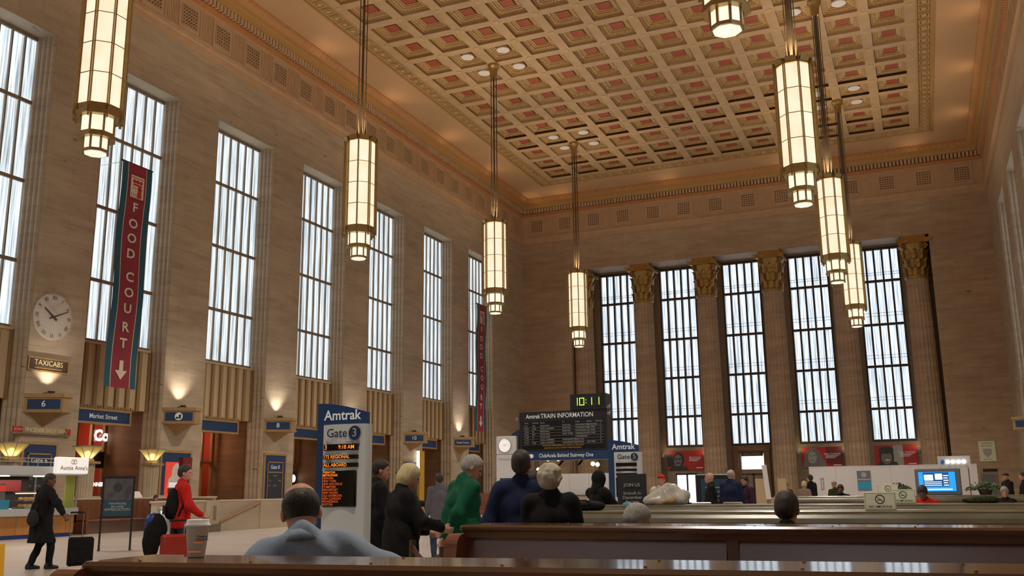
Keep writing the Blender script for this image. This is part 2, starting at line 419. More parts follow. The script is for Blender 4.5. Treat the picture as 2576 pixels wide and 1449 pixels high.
# ---------------------------------------------------------------- mesh building
class MB:
    def __init__(s):
        s.v, s.f, s.m = [], [], []
    def add(s, vs, fs, m=0):
        n = len(s.v)
        s.v += [tuple(v) for v in vs]
        for f in fs:
            s.f.append([i+n for i in f])
            s.m.append(m)
        return s
    def box(s, x0, x1, y0, y1, z0, z1, m=0):
        vs = [(x, y, z) for z in (z0, z1) for y in (y0, y1) for x in (x0, x1)]
        return s.add(vs, [(0, 2, 3, 1), (4, 5, 7, 6), (0, 1, 5, 4), (2, 6, 7, 3), (0, 4, 6, 2), (1, 3, 7, 5)], m)
    def bevbox(s, x0, x1, y0, y1, z0, z1, b, m=0):
        """box with a bevelled outline in plan and elevation (octagonal rounding)"""
        vs = []
        for z, i in ((z0, b), (z0+b, 0), (z1-b, 0), (z1, b)):
            vs += [(x0+i+b*(i == 0), y0+i, z), (x1-i-b*(i == 0), y0+i, z), (x1-i, y0+i+b*(i == 0), z), (x1-i, y1-i-b*(i == 0), z),
                   (x1-i-b*(i == 0), y1-i, z), (x0+i+b*(i == 0), y1-i, z), (x0+i, y1-i-b*(i == 0), z), (x0+i, y0+i+b*(i == 0), z)]
        fs = [tuple(range(7, -1, -1)), tuple(range(24, 32))]
        for L in range(3):
            for k in range(8):
                fs.append((L*8+k, L*8+(k+1) % 8, L*8+8+(k+1) % 8, L*8+8+k))
        return s.add(vs, fs, m)
    def prism(s, poly, axis, a, b, m=0):
        """poly of 2-D points extruded along axis 'x','y','z'"""
        def P(u, w, t):
            return (t, u, w) if axis == 'x' else ((u, t, w) if axis == 'y' else (u, w, t))
        n = len(poly)
        vs = [P(u, w, a) for u, w in poly]+[P(u, w, b) for u, w in poly]
        fs = [tuple(range(n-1, -1, -1)), tuple(range(n, 2*n))]
        fs += [(k, (k+1) % n, n+(k+1) % n, n+k) for k in range(n)]
        return s.add(vs, fs, m)
    def cyl(s, p0, p1, r0, r1=None, n=10, m=0, caps=True, ph=0.0):
        r1 = r0 if r1 is None else r1
        p0, p1 = Vector(p0), Vector(p1)
        d = (p1-p0).normalized()
        a = d.orthogonal().normalized() if abs(d.z) < 0.99 else Vector((1, 0, 0))
        b = d.cross(a)
        vs = []
        for p, r in ((p0, r0), (p1, r1)):
            for k in range(n):
                t = 2*PI*k/n+ph
                vs.append(p+a*(r*math.cos(t))+b*(r*math.sin(t)))
        fs = [(k, (k+1) % n, n+(k+1) % n, n+k) for k in range(n)]
        if caps:
            fs += [tuple(range(n-1, -1, -1)), tuple(range(n, 2*n))]
        return s.add(vs, fs, m)
    def lathe(s, prof, n=24, c=(0, 0, 0), m=0, flute=None, ph=0.0):
        vs = []
        for r, z in prof:
            for k in range(n):
                t = 2*PI*k/n+ph
                rr = r if flute is None else r*(1-flute*(k % 2))
                vs.append((c[0]+rr*math.cos(t), c[1]+rr*math.sin(t), c[2]+z))
        fs = []
        for i in range(len(prof)-1):
            for k in range(n):
                fs.append((i*n+k, i*n+(k+1) % n, (i+1)*n+(k+1) % n, (i+1)*n+k))
        if prof[0][0] > 1e-4:
            fs.append(tuple(range(n-1, -1, -1)))
        if prof[-1][0] > 1e-4:
            fs.append(tuple((len(prof)-1)*n+k for k in range(n)))
        return s.add(vs, fs, m)
    def tube(s, pts, r, n=8, m=0):
        for a, b in zip(pts, pts[1:]):
            s.cyl(a, b, r, r, n, m)
        for p in pts[1:-1]:
            s.ball(p, (r, r, r), 8, 5, m)
        return s
    def ball(s, c, rad, n=12, k=8, m=0):
        vs = [(c[0], c[1], c[2]-rad[2])]
        for j in range(1, k):
            t = -PI/2+PI*j/k
            for i in range(n):
                p = 2*PI*i/n
                vs.append((c[0]+rad[0]*math.cos(t)*math.cos(p), c[1]+rad[1]*math.cos(t)*math.sin(p), c[2]+rad[2]*math.sin(t)))
        vs.append((c[0], c[1], c[2]+rad[2]))
        fs = [(0, 1+(i+1) % n, 1+i) for i in range(n)]
        for j in range(k-2):
            fs += [(1+j*n+i, 1+j*n+(i+1) % n, 1+(j+1)*n+(i+1) % n, 1+(j+1)*n+i) for i in range(n)]
        e = len(vs)-1
        b = 1+(k-2)*n
        fs += [(b+i, b+(i+1) % n, e) for i in range(n)]
        return s.add(vs, fs, m)
    def flat(s, poly, y, m=0):
        """flat print facing -Y"""
        return s.add([(u, y, w) for u, w in poly], [tuple(range(len(poly)))], m)
    def ell(s, cx, cz, rx, rz, y, m=0, n=20, a0=0, a1=2*PI):
        return s.flat([(cx+rx*math.cos(a0+(a1-a0)*k/n), cz+rz*math.sin(a0+(a1-a0)*k/n)) for k in range(n)], y, m)
    def rect(s, x0, x1, z0, z1, y, m=0):
        return s.flat([(x0, z0), (x1, z0), (x1, z1), (x0, z1)], y, m)
    def mesh(s, name, mats, smooth=False):
        me = bpy.data.meshes.new(name)
        me.from_pydata(s.v, [], s.f)
        for k in (mats if isinstance(mats, (list, tuple)) else [mats]):
            me.materials.append(K[k] if isinstance(k, str) else k)
        me.polygons.foreach_set('material_index', s.m)
        if smooth:
            me.polygons.foreach_set('use_smooth', [True]*len(s.f))
        me.update()
        return me
    def build(s, name, mats, parent=None, smooth=False, loc=(0, 0, 0), rot=(0, 0, 0)):
        return ob(name, s.mesh(name, mats, smooth), parent, loc, rot)

def ob(name, me, parent=None, loc=(0, 0, 0), rot=(0, 0, 0), scale=(1, 1, 1)):
    o = bpy.data.objects.new(name, me)
    C.objects.link(o)
    if parent is not None:
        o.parent = parent
    o.location, o.rotation_euler, o.scale = loc, rot, scale
    return o
def tag(o, label, cat, group=None):
    o['label'] = label
    o['category'] = cat
    if group:
        o['group'] = group
    return o
def thing(name, label, cat, loc=(0, 0, 0), rz=0.0, group=None):
    o = bpy.data.objects.new(name, None)
    C.objects.link(o)
    o.empty_display_size = 0.2
    o.location, o.rotation_euler = loc, (0, 0, rz)
    return tag(o, label, cat, group)
def struct(o):
    o['kind'] = 'structure'
    return o
def struct_empty(name, loc=(0, 0, 0), rz=0.0):
    o = bpy.data.objects.new(name, None)
    C.objects.link(o)
    o.location, o.rotation_euler = loc, (0, 0, rz)
    return struct(o)
def stuff(o):
    o['kind'] = 'stuff'
    return o
def copy_tree(o, parent=None):
    c = o.copy()
    C.objects.link(c)
    if parent is not None:
        c.parent = parent
    for ch in list(o.children):
        copy_tree(ch, c)
    return c

_fc = {}
def text_mesh(body, size, bold, align):
    key = (body, size, bold, align)
    if key not in _fc:
        cu = bpy.data.curves.new('lettering', 'FONT')
        cu.body = body
        cu.size = size
        cu.align_x = align
        cu.align_y = 'CENTER'
        cu.resolution_u = 3
        cu.offset = bold*size
        o = bpy.data.objects.new('lettering', cu)
        C.objects.link(o)
        me = bpy.data.meshes.new_from_object(o)
        C.objects.unlink(o)
        bpy.data.objects.remove(o)
        _fc[key] = me
    return _fc[key]
def txt(body, size, m, parent, x, y, z, name='lettering', bold=0.0, align='CENTER', sx=1.0, rz=0.0):
    """upright lettering in the local frame, read from -Y"""
    me = text_mesh(body, size, bold, align).copy()
    me.materials.clear()
    me.materials.append(K[m])
    return ob(name, me, parent, (x, y, z), (PI/2, 0, rz), (sx, 1, 1))

# ================================================================ SETTING
def bay(k):
    return BAY0+k*BAY
HW = 2.53
# floor
struct(MB().box(XL-6, XR+4, YB-1.5, YE+4, -0.3, 0).build('floor', 'floor'))

# side walls: piers between the bays, lintel over them
def side_wall(name, xf, sgn, ks):
    b = MB()
    cs = [bay(k) for k in ks]
    edges = [YB-0.5]+[e for c in cs for e in (c-HW, c+HW)]+[YE+0.0]
    def bx(d0, d1, y0, y1, z0, z1):
        xa, xb = xf+sgn*d0, xf+sgn*d1
        b.box(min(xa, xb), max(xa, xb), y0, y1, z0, z1)
    for i in range(0, len(edges), 2):
        bx(0, 1.12, edges[i], edges[i+1], 5.45, 21.75)
        bx(0, 3.4, edges[i], edges[i+1], 0, 5.45)
    bx(0, 1.12, YB-0.5, YE, 21.75, 30.6)
    for c in cs:
        bx(1.12, 3.4, c-HW, c+HW, 5.45, 5.75)
        bx(1.0, 1.12, c-HW, c+HW, 5.45, 8.3)
    return struct(b.build(name, 'wallX'))
KL = list(range(-1, 8))
side_wall('wall_left', XL, -1, KL)
side_wall('wall_right', XR, 1, KL)
b = MB()
for k in (-1, 0, 1):
    b.box(XL-3.4, XL-3.2, bay(k)-HW, bay(k)+HW, 0, 5.45)
struct(b.build('trim_4', 'brown_panel'))
b = MB()
for k in KL:
    for e in (-1, 1):
        y = bay(k)+e*(HW-0.015)
        b.box(XL-3.4, XL-1.02, y-0.014, y+0.014, 0, 5.44)
struct(b.build('trim_11', 'marble_brown'))
b = MB()
for k in KL:
    b.box(XR+0.5, XR+0.7, bay(k)-HW, bay(k)+HW, 0, 8.4)
struct(b.build('trim_5', 'brown_panel'))

# end wall with its colonnade recess
RX0, RX1, RZ, YW = -29.45, 2.05, 21.8, 86.0
XC0, XCP = -28.5, 5.87
b = MB()
b.box(XL-1.1, RX0, YE, YE+3, 0, 30.6)
b.box(RX1, XR+1.1, YE, YE+3, 0, 30.6)
b.box(RX0, RX1, YE, YE+3, RZ, 30.6)
struct(b.build('wall_back', 'wallY'))
ECEN = [XC0+XCP*(i+0.5) for i in range(5)]
b = MB()
xs = [RX0]+[e for c in ECEN for e in (c-1.735, c+1.735)]+[RX1]
for i in range(0, len(xs), 2):
    b.box(xs[i], xs[i+1], YW, YW+0.5, 0, RZ)
for i, c in enumerate(ECEN):
    if i == 2:
        b.box(c-1.735, c-0.98, YW, YW+0.5, 0, 5.0)
        b.box(c+0.98, c+1.735, YW, YW+0.5, 0, 5.0)
        b.box(c-0.98, c+0.98, YW, YW+0.5, 4.3, 5.0)
    else:
        b.box(c-1.735, c-1.0, YW, YW+0.5, 0, 5.0)
        b.box(c+1.0, c+1.735, YW, YW+0.5, 0, 5.0)
        b.box(c-1.0, c+1.0, YW, YW+0.5, 2.7, 5.0)
for c in ECEN:
    b.box(c-1.735, c+1.735, YW, YW+0.5, 21.6, RZ)
struct(b.build('trim_1', 'bronze'))
# near wall behind the viewer, with openings like the far one
b = MB()
xs = [XL-1.1]+[e for c in ECEN for e in (c-1.735, c+1.735)]+[XR+1.1]
for i in range(0, len(xs), 2):
    b.box(xs[i], xs[i+1], YB-1.5, YB, 0, 30.6)
b.box(XL, XR, YB-1.5, YB, 21.5, 30.6)
b.box(XL, XR, YB-1.5, YB, 0, 5.0)
struct(b.build('wall_front', 'wallY'))

# ---------------------------------------------------------------- windows
_pm = {}
def pane_mesh(w, h, m):
    k = (round(w, 3), round(h, 3), m)
    if k not in _pm:
        c = 0.05
        p = [(-w/2+c, 0), (w/2-c, 0), (w/2, c), (w/2, h-c), (w/2-c, h), (-w/2+c, h), (-w/2, h-c), (-w/2, c)]
        _pm[k] = MB().flat(p, 0).mesh('pane', m)
    return _pm[k]
_bm = {}
def box_mesh(name, sx, sy, sz, m):
    k = (name, round(sx, 3), round(sy, 3), round(sz, 3), m)
    if k not in _bm:
        _bm[k] = MB().box(-sx/2, sx/2, -sy/2, sy/2, 0, sz).mesh(name, m)
    return _bm[k]
def jamb_mesh(m):
    if 'jamb' not in _bm:
        pts = []
        n = 4
        for i in range(n):
            for t in range(5):
                u = (i+t/5)/n
                d = math.sin(PI*t/5)*0.07
                pts.append((2.53-0.19*u-d-0.015, 0.02+0.96*u))
        pts += [(2.33, 1.0), (2.535, 1.0), (2.535, 0.02)]
        _bm['jamb'] = MB().prism(pts, 'z', 0, 21.75).mesh('jamb', m)
        _bm['jambL'] = MB().prism([(-x, y) for x, y in pts][::-1], 'z', 0, 21.75).mesh('jamb', m)
    return _bm['jamb'], _bm['jambL']
def make_window(no, loc, rz, half, ncol, zs, mull, m_pane, m_frame, gy, mdep, trans=0.16, rails=False, side=False):
    w = struct_empty('window_%d' % no, loc, rz)
    p = 2*half/ncol
    for r in range(len(zs)-1):
        h = zs[r+1]-zs[r]-trans
        me = pane_mesh(p-mull, h, m_pane)
        for c in range(ncol):
            ob('pane', me, w, (-half+p*(c+0.5), gy, zs[r]+trans/2))
    H = zs[-1]-zs[0]
    me = box_mesh('mullion', mull, mdep, H, m_frame)
    for c in range(ncol+1):
        ob('mullion', me, w, (-half+p*c, gy-0.02, zs[0]))
    me = box_mesh('transom', 2*half+mull*0.98, mdep*0.8, trans, m_frame)
    for z in zs:
        ob('transom', me, w, (0, gy-0.01, z-trans/2))
    if rails:
        me = box_mesh('rail', 2*half, 0.03, 0.03, m_frame)
        for r in range(1, len(zs)-1):
            for q in (0.27, 0.2):
                ob('rail', me, w, (0, gy+0.12, zs[r]+q*(zs[r+1]-zs[r])))
    if side:
        for me in jamb_mesh('wallX'):
            ob('jamb', me, w)
        me = box_mesh('panel', p-0.2, 0.1, 2.9, 'spandrel')
        for c in range(ncol):
            ob('panel', me, w, (-half+p*(c+0.5), gy-0.12, 5.4))
        me = box_mesh('rib', 0.2, 0.14, 2.95, 'spandrel_rib')
        for c in range(ncol+1):
            ob('rib', me, w, (-half+p*c, gy-0.2, 5.36))
        ob('sill', box_mesh('sill', 2*half, 0.3, 0.12, 'spandrel'), w, (0, gy-0.1, 8.3))
    return w
ZS = [8.47, 11.37, 14.96, 18.61, 21.67]
ZE = [5.11, 7.77, 11.32, 14.9, 18.69, 21.55]
no = 1
for k in KL:
    make_window(no, (XL, bay(k), 0), PI/2, 2.33, 7, ZS, 0.07, 'pane', 'bronze', 1.0, 0.12, side=True)
    no += 1
for k in KL:
    make_window(no, (XR, bay(k), 0), -PI/2, 2.33, 7, ZS, 0.07, 'pane', 'bronze', 1.0, 0.12, side=True)
    no += 1
for c in ECEN:
    make_window(no, (c, YW, 0), 0, 1.66, 5, ZE, 0.15, 'pane_end', 'bronze_dark', 0.12, 0.34, 0.2, rails=True)
    no += 1
for c in ECEN:
    make_window(no, (c, YB, 0), PI, 1.66, 5, ZE, 0.15, 'pane_end', 'bronze_dark', 0.6, 0.3, 0.2)
    no += 1
for k in KL:
    portal((XL-1.25, bay(k), 15.1), (0, bay(k), 15.1), 4.6, 13.2)
    portal((XR+1.25, bay(k), 15.1), (0, bay(k), 15.1), 4.6, 13.2)
for c in ECEN:
    portal((c, YW+0.6, 13.3), (c, 0, 13.3), 3.4, 16.5)
    portal((c, YB-1.6, 13.3), (c, 0, 13.3), 3.4, 16.5)

# ---------------------------------------------------------------- columns
def leaf_mesh():
    b = MB()
    n = 6
    vs = []
    for i in range(n+1):
        t = i/n
        w = 0.26*(math.sin(PI*min(1, t*0.85+0.2)))**0.8*(1-0.25*t)
        y = -0.04-0.05*t-0.28*max(0, t-0.55)**1.2*2.2
        z = 0.95*t-(0.32*max(0, t-0.78)*3)
        vs += [(-w, y+0.05, z), (0, y-0.07, z), (w, y+0.05, z)]
    fs = []
    for i in range(n):
        a = i*3
        fs += [(a, a+1, a+4, a+3), (a+1, a+2, a+5, a+4)]
    b.add(vs, fs)
    b.add([(x, y+0.06, z) for x, y, z in vs], [tuple(reversed(f)) for f in fs])
    return b.mesh('acanthus_leaf', 'gold')
LEAF = leaf_mesh()
def shaft_mesh():
    b = MB()
    prof = [(1.22, 0.0), (1.22, 0.35), (1.1, 0.45), (1.12, 0.6), (1.0, 0.75)]
    b.lathe(prof, 40)
    n = 20
    vs, rings = [], []
    for z, r in ((0.75, 0.99), (6, 0.97), (12, 0.93), (18.2, 0.87)):
        ring = []
        for k in range(n):
            for q in range(4):
                t = 2*PI*(k+q/4)/n
                rr = r*(1-(0.055 if q in (2,) else 0.045 if q in (1, 3) else 0))
                ring.append((rr*math.cos(t), rr*math.sin(t), z))
        rings.append(ring)
    m = n*4
    for ring in rings:
        vs += ring
    fs = [(i*m+k, i*m+(k+1) % m, (i+1)*m+(k+1) % m, (i+1)*m+k) for i in range(len(rings)-1) for k in range(m)]
    b.add(vs, fs)
    return b.mesh('shaft', 'wallY')
SHAFT = shaft_mesh()
bell = MB().lathe([(0.88, 18.2), (0.95, 18.3), (0.95, 18.42), (0.86, 18.5), (0.86, 19.8), (0.95, 20.6), (1.12, 21.1), (1.12, 21.15)], 32).mesh('bell', 'gold', True)
ab = MB()
pts = []
for s in range(4):
    a = PI/2*s
    for u in (-1, -0.86, -0.4, 0, 0.4, 0.86):
        x, y = u*1.28, -1.22+0.16*(1-u*u)
        if abs(u) == 1:
            y = -1.28
        pts.append((x*math.cos(a)-y*math.sin(a), x*math.sin(a)+y*math.cos(a)))
ab.prism(pts, 'z', 21.15, 21.32)
ab.prism([(x*1.06, y*1.06) for x, y in pts], 'z', 21.32, 21.5)
ab.box(-0.95, 0.95, -0.95, 0.95, 21.5, 21.82)
ABAC = ab.mesh('abacus', 'gold')
vol = MB()
for i in range(14):
    t = i/13*2.2*PI
    r = 0.26*(1-0.7*i/13)
    vol.ball((0, -r*math.cos(t)*0.9, r*math.sin(t)), (0.1, 0.075, 0.075), 8, 5)
VOL = vol.mesh('volute', 'gold', True)
ORD = ['first', 'second', 'third', 'fourth', 'fifth', 'sixth', 'seventh', 'eighth']
for i in range(6):
    cx = XC0+XCP*i
    t = thing('column', 'fluted stone column with gilded leaf capital, %s from the corner by the food court banner' % ORD[i], 'column', (cx, 84.5, 0), 0, 'columns of the far wall')
    ob('shaft', SHAFT, t)
    ob('bell', bell, t)
    ob('abacus', ABAC, t)
    for row, (z, nl, rr, sc) in enumerate(((18.45, 10, 0.86, 0.95), (19.1, 10, 0.88, 1.05), (19.8, 10, 0.90, 1.15))):
        for q in range(nl):
            a = 2*PI*(q+0.5*(row % 2))/nl
            ob('acanthus_leaf', LEAF, t, (rr*math.sin(a), -rr*math.cos(a), z), (0, 0, a), (sc, sc, sc))
    for q in range(4):
        a = PI/4+q*PI/2
        ob('volute', VOL, t, (1.2*math.sin(a), -1.2*math.cos(a), 20.85), (0, 0, a))

# ---------------------------------------------------------------- cornice and frieze
def sweep(name, prof, m):
    vs, fs = [], []
    for p, z in prof:
        vs += [(XL+p, YB+p, z), (XR-p, YB+p, z), (XR-p, YE-p, z), (XL+p, YE-p, z)]
    for i in range(len(prof)-1):
        for k in range(4):
            fs.append((i*4+k, (i+1)*4+k, (i+1)*4+(k+1) % 4, i*4+(k+1) % 4))
    return struct(MB().add(vs, fs).build(name, m))
sweep('trim_2', [(0, 24.87), (0.14, 24.87), (0.14, 25.3), (0.22, 25.36), (0.22, 25.5), (0.08, 25.55)], 'frieze')
fr = sweep('trim_3', [(0.08, 25.55), (0.08, 27.62)], 'frieze')
sweep('trim_6', [(0.08, 27.62), (0.24, 27.66), (0.24, 27.86), (0.2, 27.9)], 'orange')
dent = sweep('trim_7', [(0.2, 27.9), (0.2, 28.3)], 'gap_shade')  # recess behind the dentils coloured dark, its shade put into the paint
sweep('trim_8', [(0.2, 28.3), (0.55, 28.32), (0.6, 28.55), (0.72, 28.6), (0.74, 28.72)], 'gold_paint')
leafband = sweep('trim_9', [(0.74, 28.72), (0.86, 28.74), (1.16, 29.02), (1.22, 29.04), (1.22, 29.16)], 'orange')

# dentils and leaf ornaments, too small to pick apart
def run(side, pitch):
    """yield (x, y, rz) along a side of the hall at the wall face"""
    if side == 'left':
        n = int((YE-20)/pitch)
        return [(XL, YE-pitch*(i+0.5), PI/2) for i in range(n)]
    if side == 'right':
        n = int((YE-20)/pitch)
        return [(XR, YE-pitch*(i+0.5), -PI/2) for i in range(n)]
    n = int((XR-XL)/pitch)
    o = ((XR-XL)-n*pitch)/2
    return [(XL+o+pitch*(i+0.5), YE, 0) for i in range(n)]
def place_all(local, spots, name, m, parent):
    V, F = [], []
    for x, y, rz in spots:
        c, s = math.cos(rz), math.sin(rz)
        n = len(V)
        V += [(x+c*u-s*w, y+s*u+c*w, z) for u, w, z in local.v]
        F += [[i+n for i in f] for f in local.f]
    b = MB()
    b.v, b.f, b.m = V, F, [0]*len(F)
    return stuff(b.build(name, m, parent))
dn = MB().box(-0.10, 0.10, -0.42, -0.2, 27.92, 28.3)
lf = MB().add([(-0.2, -0.86, 28.76), (0.2, -0.86, 28.76), (0.2, -1.13, 29.0), (-0.2, -1.13, 29.0), (0, -0.97, 28.80), (0.0, -1.17, 28.93)],
              [(0, 1, 4), (1, 2, 5, 4), (2, 3, 5), (3, 0, 4, 5)])
for sd in ('left', 'end', 'right'):
    place_all(dn, run(sd, 0.296), 'dentil_row', 'frieze', dent)
    place_all(lf, run(sd, 0.46), 'leaf_row', 'gold_paint', leafband)
# frieze grilles with moulded frame, and reeded strips between
gb = MB()
for a, c, d, e in ((-0.85, 0.85, 0.78, 0.85), (-0.85, 0.85, -0.85, -0.78)):
    gb.box(a, c, -0.13, -0.08, 26.57+d, 26.57+e)
gb.box(-0.85, -0.78, -0.13, -0.08, 25.72, 27.42)
gb.box(0.78, 0.85, -0.13, -0.08, 25.72, 27.42)
for i in range(7):
    u = -0.575+i*1.15/6
    gb.box(u-0.035, u+0.035, -0.12, -0.085, 26.0, 27.14)
    gb.box(-0.575, 0.575, -0.12, -0.085, 26.57+u-0.035, 26.57+u+0.035)
gb.box(-0.56, 0.56, -0.088, -0.082, 26.01, 27.13, 1)  # dark sheet behind the bars stands for the shade in the holes
GR = gb.mesh('grille', ['frieze', 'grille'])
rb = MB()
for i in range(8):
    u = -0.42+i*0.12
    rb.box(u-0.03, u+0.03, -0.115, -0.08, 25.75, 27.4)
RD = rb.mesh('reeded_strip', 'frieze')
for x, y, rz in [(XL, 47.25+2.662*k, PI/2) for k in range(-9, 14)]+[(XR, 47.25+2.662*k, -PI/2) for k in range(-5, 14)]:
    ob('grille', GR, fr, (x, y, 0), (0, 0, rz))
    ob('reeded_strip', RD, fr, (x, y+1.331, 0), (0, 0, rz))
for k in range(14):
    ob('grille', GR, fr, (-32.72+2.905*k, YE, 0))
    if k < 13:
        ob('reeded_strip', RD, fr, (-32.72+2.905*(k+0.5), YE, 0), (0, 0, 0), (1.15, 1, 1))

# ---------------------------------------------------------------- ceiling
PX, PY, CX, NY = 2.565, 2.662, -13.71, 30
X0, X1 = CX-6*PX, CX+6*PX
Y1 = 77.69
Y0 = Y1-NY*PY
FX0, FX1, FY0, FY1 = -30.5, 3.08, Y0-1.5, 79.2
b = MB()
b.box(XL, FX0, YB, YE, ZC, ZC+0.9)
b.box(FX1, XR, YB, YE, ZC, ZC+0.9)
b.box(FX0, FX1, YB, FY0, ZC, ZC+0.9)
b.box(FX0, FX1, FY1, YE, ZC, ZC+0.9)
b.box(XL, XR, YB, YE, ZC+0.9, ZC+1.2)
ceil = struct(b.build('ceiling', 'plaster'))
b = MB()
RW = 0.31
b.box(FX0, X0-RW, FY0, FY1, ZC+0.06, ZC+0.5, 1)
b.box(X1+RW, FX1, FY0, FY1, ZC+0.06, ZC+0.5, 1)
b.box(X0-RW, X1+RW, FY0, Y0-RW, ZC+0.06, ZC+0.5, 1)
b.box(X0-RW, X1+RW, Y1+RW, FY1, ZC+0.06, ZC+0.5, 1)
for (a0, a1, c0, c1) in ((FX0, FX0+0.12, FY0, FY1), (FX1-0.12, FX1, FY0, FY1), (FX0, FX1, FY1-0.12, FY1),
                        (X0-RW-0.1, X0-RW, Y0-RW, Y1+RW), (X1+RW, X1+RW+0.1, Y0-RW, Y1+RW), (X0-RW, X1+RW, Y1+RW, Y1+RW+0.1)):
    b.box(a0, a1, c0, c1, ZC-0.04, ZC+0.3, 2)
b.build('coffer_border', ['rib', 'cof_tan', 'gold_paint'], ceil)
rx = box_mesh('rib', 2*RW, Y1-Y0+2*RW, 0.4, 'rib')
for i in range(13):
    ob('rib', rx, ceil, (X0+i*PX, (Y0+Y1)/2, ZC-0.015))
ry = box_mesh('rib', X1-X0+2*RW, 2*RW, 0.4, 'rib')
for j in range(NY+1):
    ob('rib', ry, ceil, ((X0+X1)/2, Y0+j*PY, ZC))
b = MB()
for i in range(13):
    for j in range(8, NY+1):
        x, y = X0+i*PX, Y0+j*PY
        b.box(x-0.17, x+0.17, y-0.17, y+0.17, ZC-0.04, ZC+0.05)
stuff(b.build('rib_boss', 'cof_cream', ceil))
def rings(b, lv):
    """stepped coffer: lv = [(half x, half y, z, material of the face up to the next)]"""
    vs = []
    for ax, ay, z, m in lv:
        vs += [(-ax, -ay, z), (ax, -ay, z), (ax, ay, z), (-ax, ay, z)]
    n = len(b.v)
    b.v += vs
    for i in range(len(lv)-1):
        for k in range(4):
            b.f.append([n+i*4+k, n+(i+1)*4+k, n+(i+1)*4+(k+1) % 4, n+i*4+(k+1) % 4])
            b.m.append(lv[i][3])
    e = n+(len(lv)-1)*4
    b.f.append([e+3, e+2, e+1, e])
    b.m.append(lv[-1][3])
cb = MB()
hx, hy = PX/2-RW, PY/2-RW
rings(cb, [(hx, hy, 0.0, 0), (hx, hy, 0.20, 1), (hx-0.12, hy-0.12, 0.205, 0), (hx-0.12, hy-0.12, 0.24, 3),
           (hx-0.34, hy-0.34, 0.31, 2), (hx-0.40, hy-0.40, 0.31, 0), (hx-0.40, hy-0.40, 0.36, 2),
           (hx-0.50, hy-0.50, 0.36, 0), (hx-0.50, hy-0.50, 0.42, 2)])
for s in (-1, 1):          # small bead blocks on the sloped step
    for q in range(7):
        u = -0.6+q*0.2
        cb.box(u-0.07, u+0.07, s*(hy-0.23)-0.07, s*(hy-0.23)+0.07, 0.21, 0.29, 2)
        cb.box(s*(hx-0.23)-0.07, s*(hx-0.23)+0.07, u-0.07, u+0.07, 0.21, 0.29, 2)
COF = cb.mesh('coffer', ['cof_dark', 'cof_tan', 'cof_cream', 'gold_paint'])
pb = MB()
pb.box(-0.36, 0.36, -0.36, 0.36, 0.30, 0.42, 0)
for a0, a1, c0, c1 in ((-0.4, -0.36, -0.4, 0.4), (0.36, 0.4, -0.4, 0.4), (-0.36, 0.36, -0.4, -0.36), (-0.36, 0.36, 0.36, 0.4)):
    pb.box(a0, a1, c0, c1, 0.27, 0.42, 1)
RED = pb.mesh('red_panel', ['cof_red', 'cof_dark'])
rest = MB()
for i in range(12):
    for j in range(NY):
        x, y = X0+(i+0.5)*PX, Y0+(j+0.5)*PY
        if j >= NY-17:
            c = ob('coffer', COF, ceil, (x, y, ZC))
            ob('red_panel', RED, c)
        else:
            for src in ((hx, hy, 0.0, 0), ):
                bb = MB()
                rings(bb, [(hx, hy, 0.0, 0), (hx, hy, 0.3, 0), (hx-0.5, hy-0.5, 0.6, 0)])
                rest.add([(u+x, v+y, w+ZC) for u, v, w in bb.v], bb.f)
stuff(rest.build('coffer_field', 'cof_tan', ceil))
# frieze of square plates round the coffers
qb = MB()
for a0, a1, c0, c1 in ((-0.30, 0.30, -0.30, -0.24), (-0.30, 0.30, 0.24, 0.30), (-0.30, -0.24, -0.24, 0.24), (0.24, 0.30, -0.24, 0.24), (-0.14, 0.14, -0.14, 0.14)):
    qb.box(a0, a1, c0, c1, -0.05, 0.06)
SQ = qb.mesh('square_plate', 'cof_cream')
sp = PY/3
for k in range(60):
    y = Y1+0.9-k*sp
    for x in (X0-RW-0.47, X1+RW+0.47):
        ob('square_plate', SQ, ceil, (x, y, ZC))
n = 35
for k in range(n):
    ob('square_plate', SQ, ceil, (X0-RW-0.47+(k+1)*(X1-X0+2*RW+0.94)/(n+1), Y1+0.85, ZC))

# ---------------------------------------------------------------- chandeliers
def oct_mb(b, r, z0, z1, m=0):
    b.cyl((0, 0, z0), (0, 0, z1), r, r, 8, m, True, PI/8)
def build_chandelier(label, x, y, zb, group):
    t = thing('chandelier', label, 'chandelier', (x, y, zb), 0, group)
    top = ZC-zb-0.05
    ob('canopy', CH['canopy'], t, (0, 0, top))
    L = top-6.2
    for k in range(6):
        a = PI/3*k
        ob('rod', CH['rod'], t, (0.2*math.cos(a), 0.2*math.sin(a), 6.2), (0, 0, 0), (1, 1, L))
    ob('stem', CH['stem'], t, (0, 0, 6.2), (0, 0, 0), (1, 1, L))
    for k in range(6):
        a = PI/3*k
        ob('rod_sleeve', CH['sleeve'], t, (0.2*math.cos(a), 0.2*math.sin(a), 6.2))
    ob('frame', CH['frame'], t)
    ob('base_glass', CH['base'], t)
    for k in range(8):
        a = PI/4*k
        for nm, key, z, d in [('pane', 'p1', 1.62+1.06*i, 0.645) for i in range(4)]+[('pane', 'p2', 0.72, 0.49), ('pane', 'p3', 0.16, 0.36)]:
            ob(nm, CH[key], t, (d*math.sin(a), -d*math.cos(a), z), (0, 0, a))
        ob('crown_scroll', CH['scroll'], t, (0.70*math.sin(a), -0.70*math.cos(a), 6.02), (0, 0, a))
        a += PI/8
        ob('corner_fin', CH['fin'], t, (0.715*math.sin(a), -0.715*math.cos(a), 1.2), (0, 0, a))
    return t
CH = {}
def plate_mb(w, h):
    return MB().box(-w/2, w/2, -0.01, 0.01, 0, h)
CH['p1'] = plate_mb(0.46, 1.02).mesh('pane', 'lamp_pane')
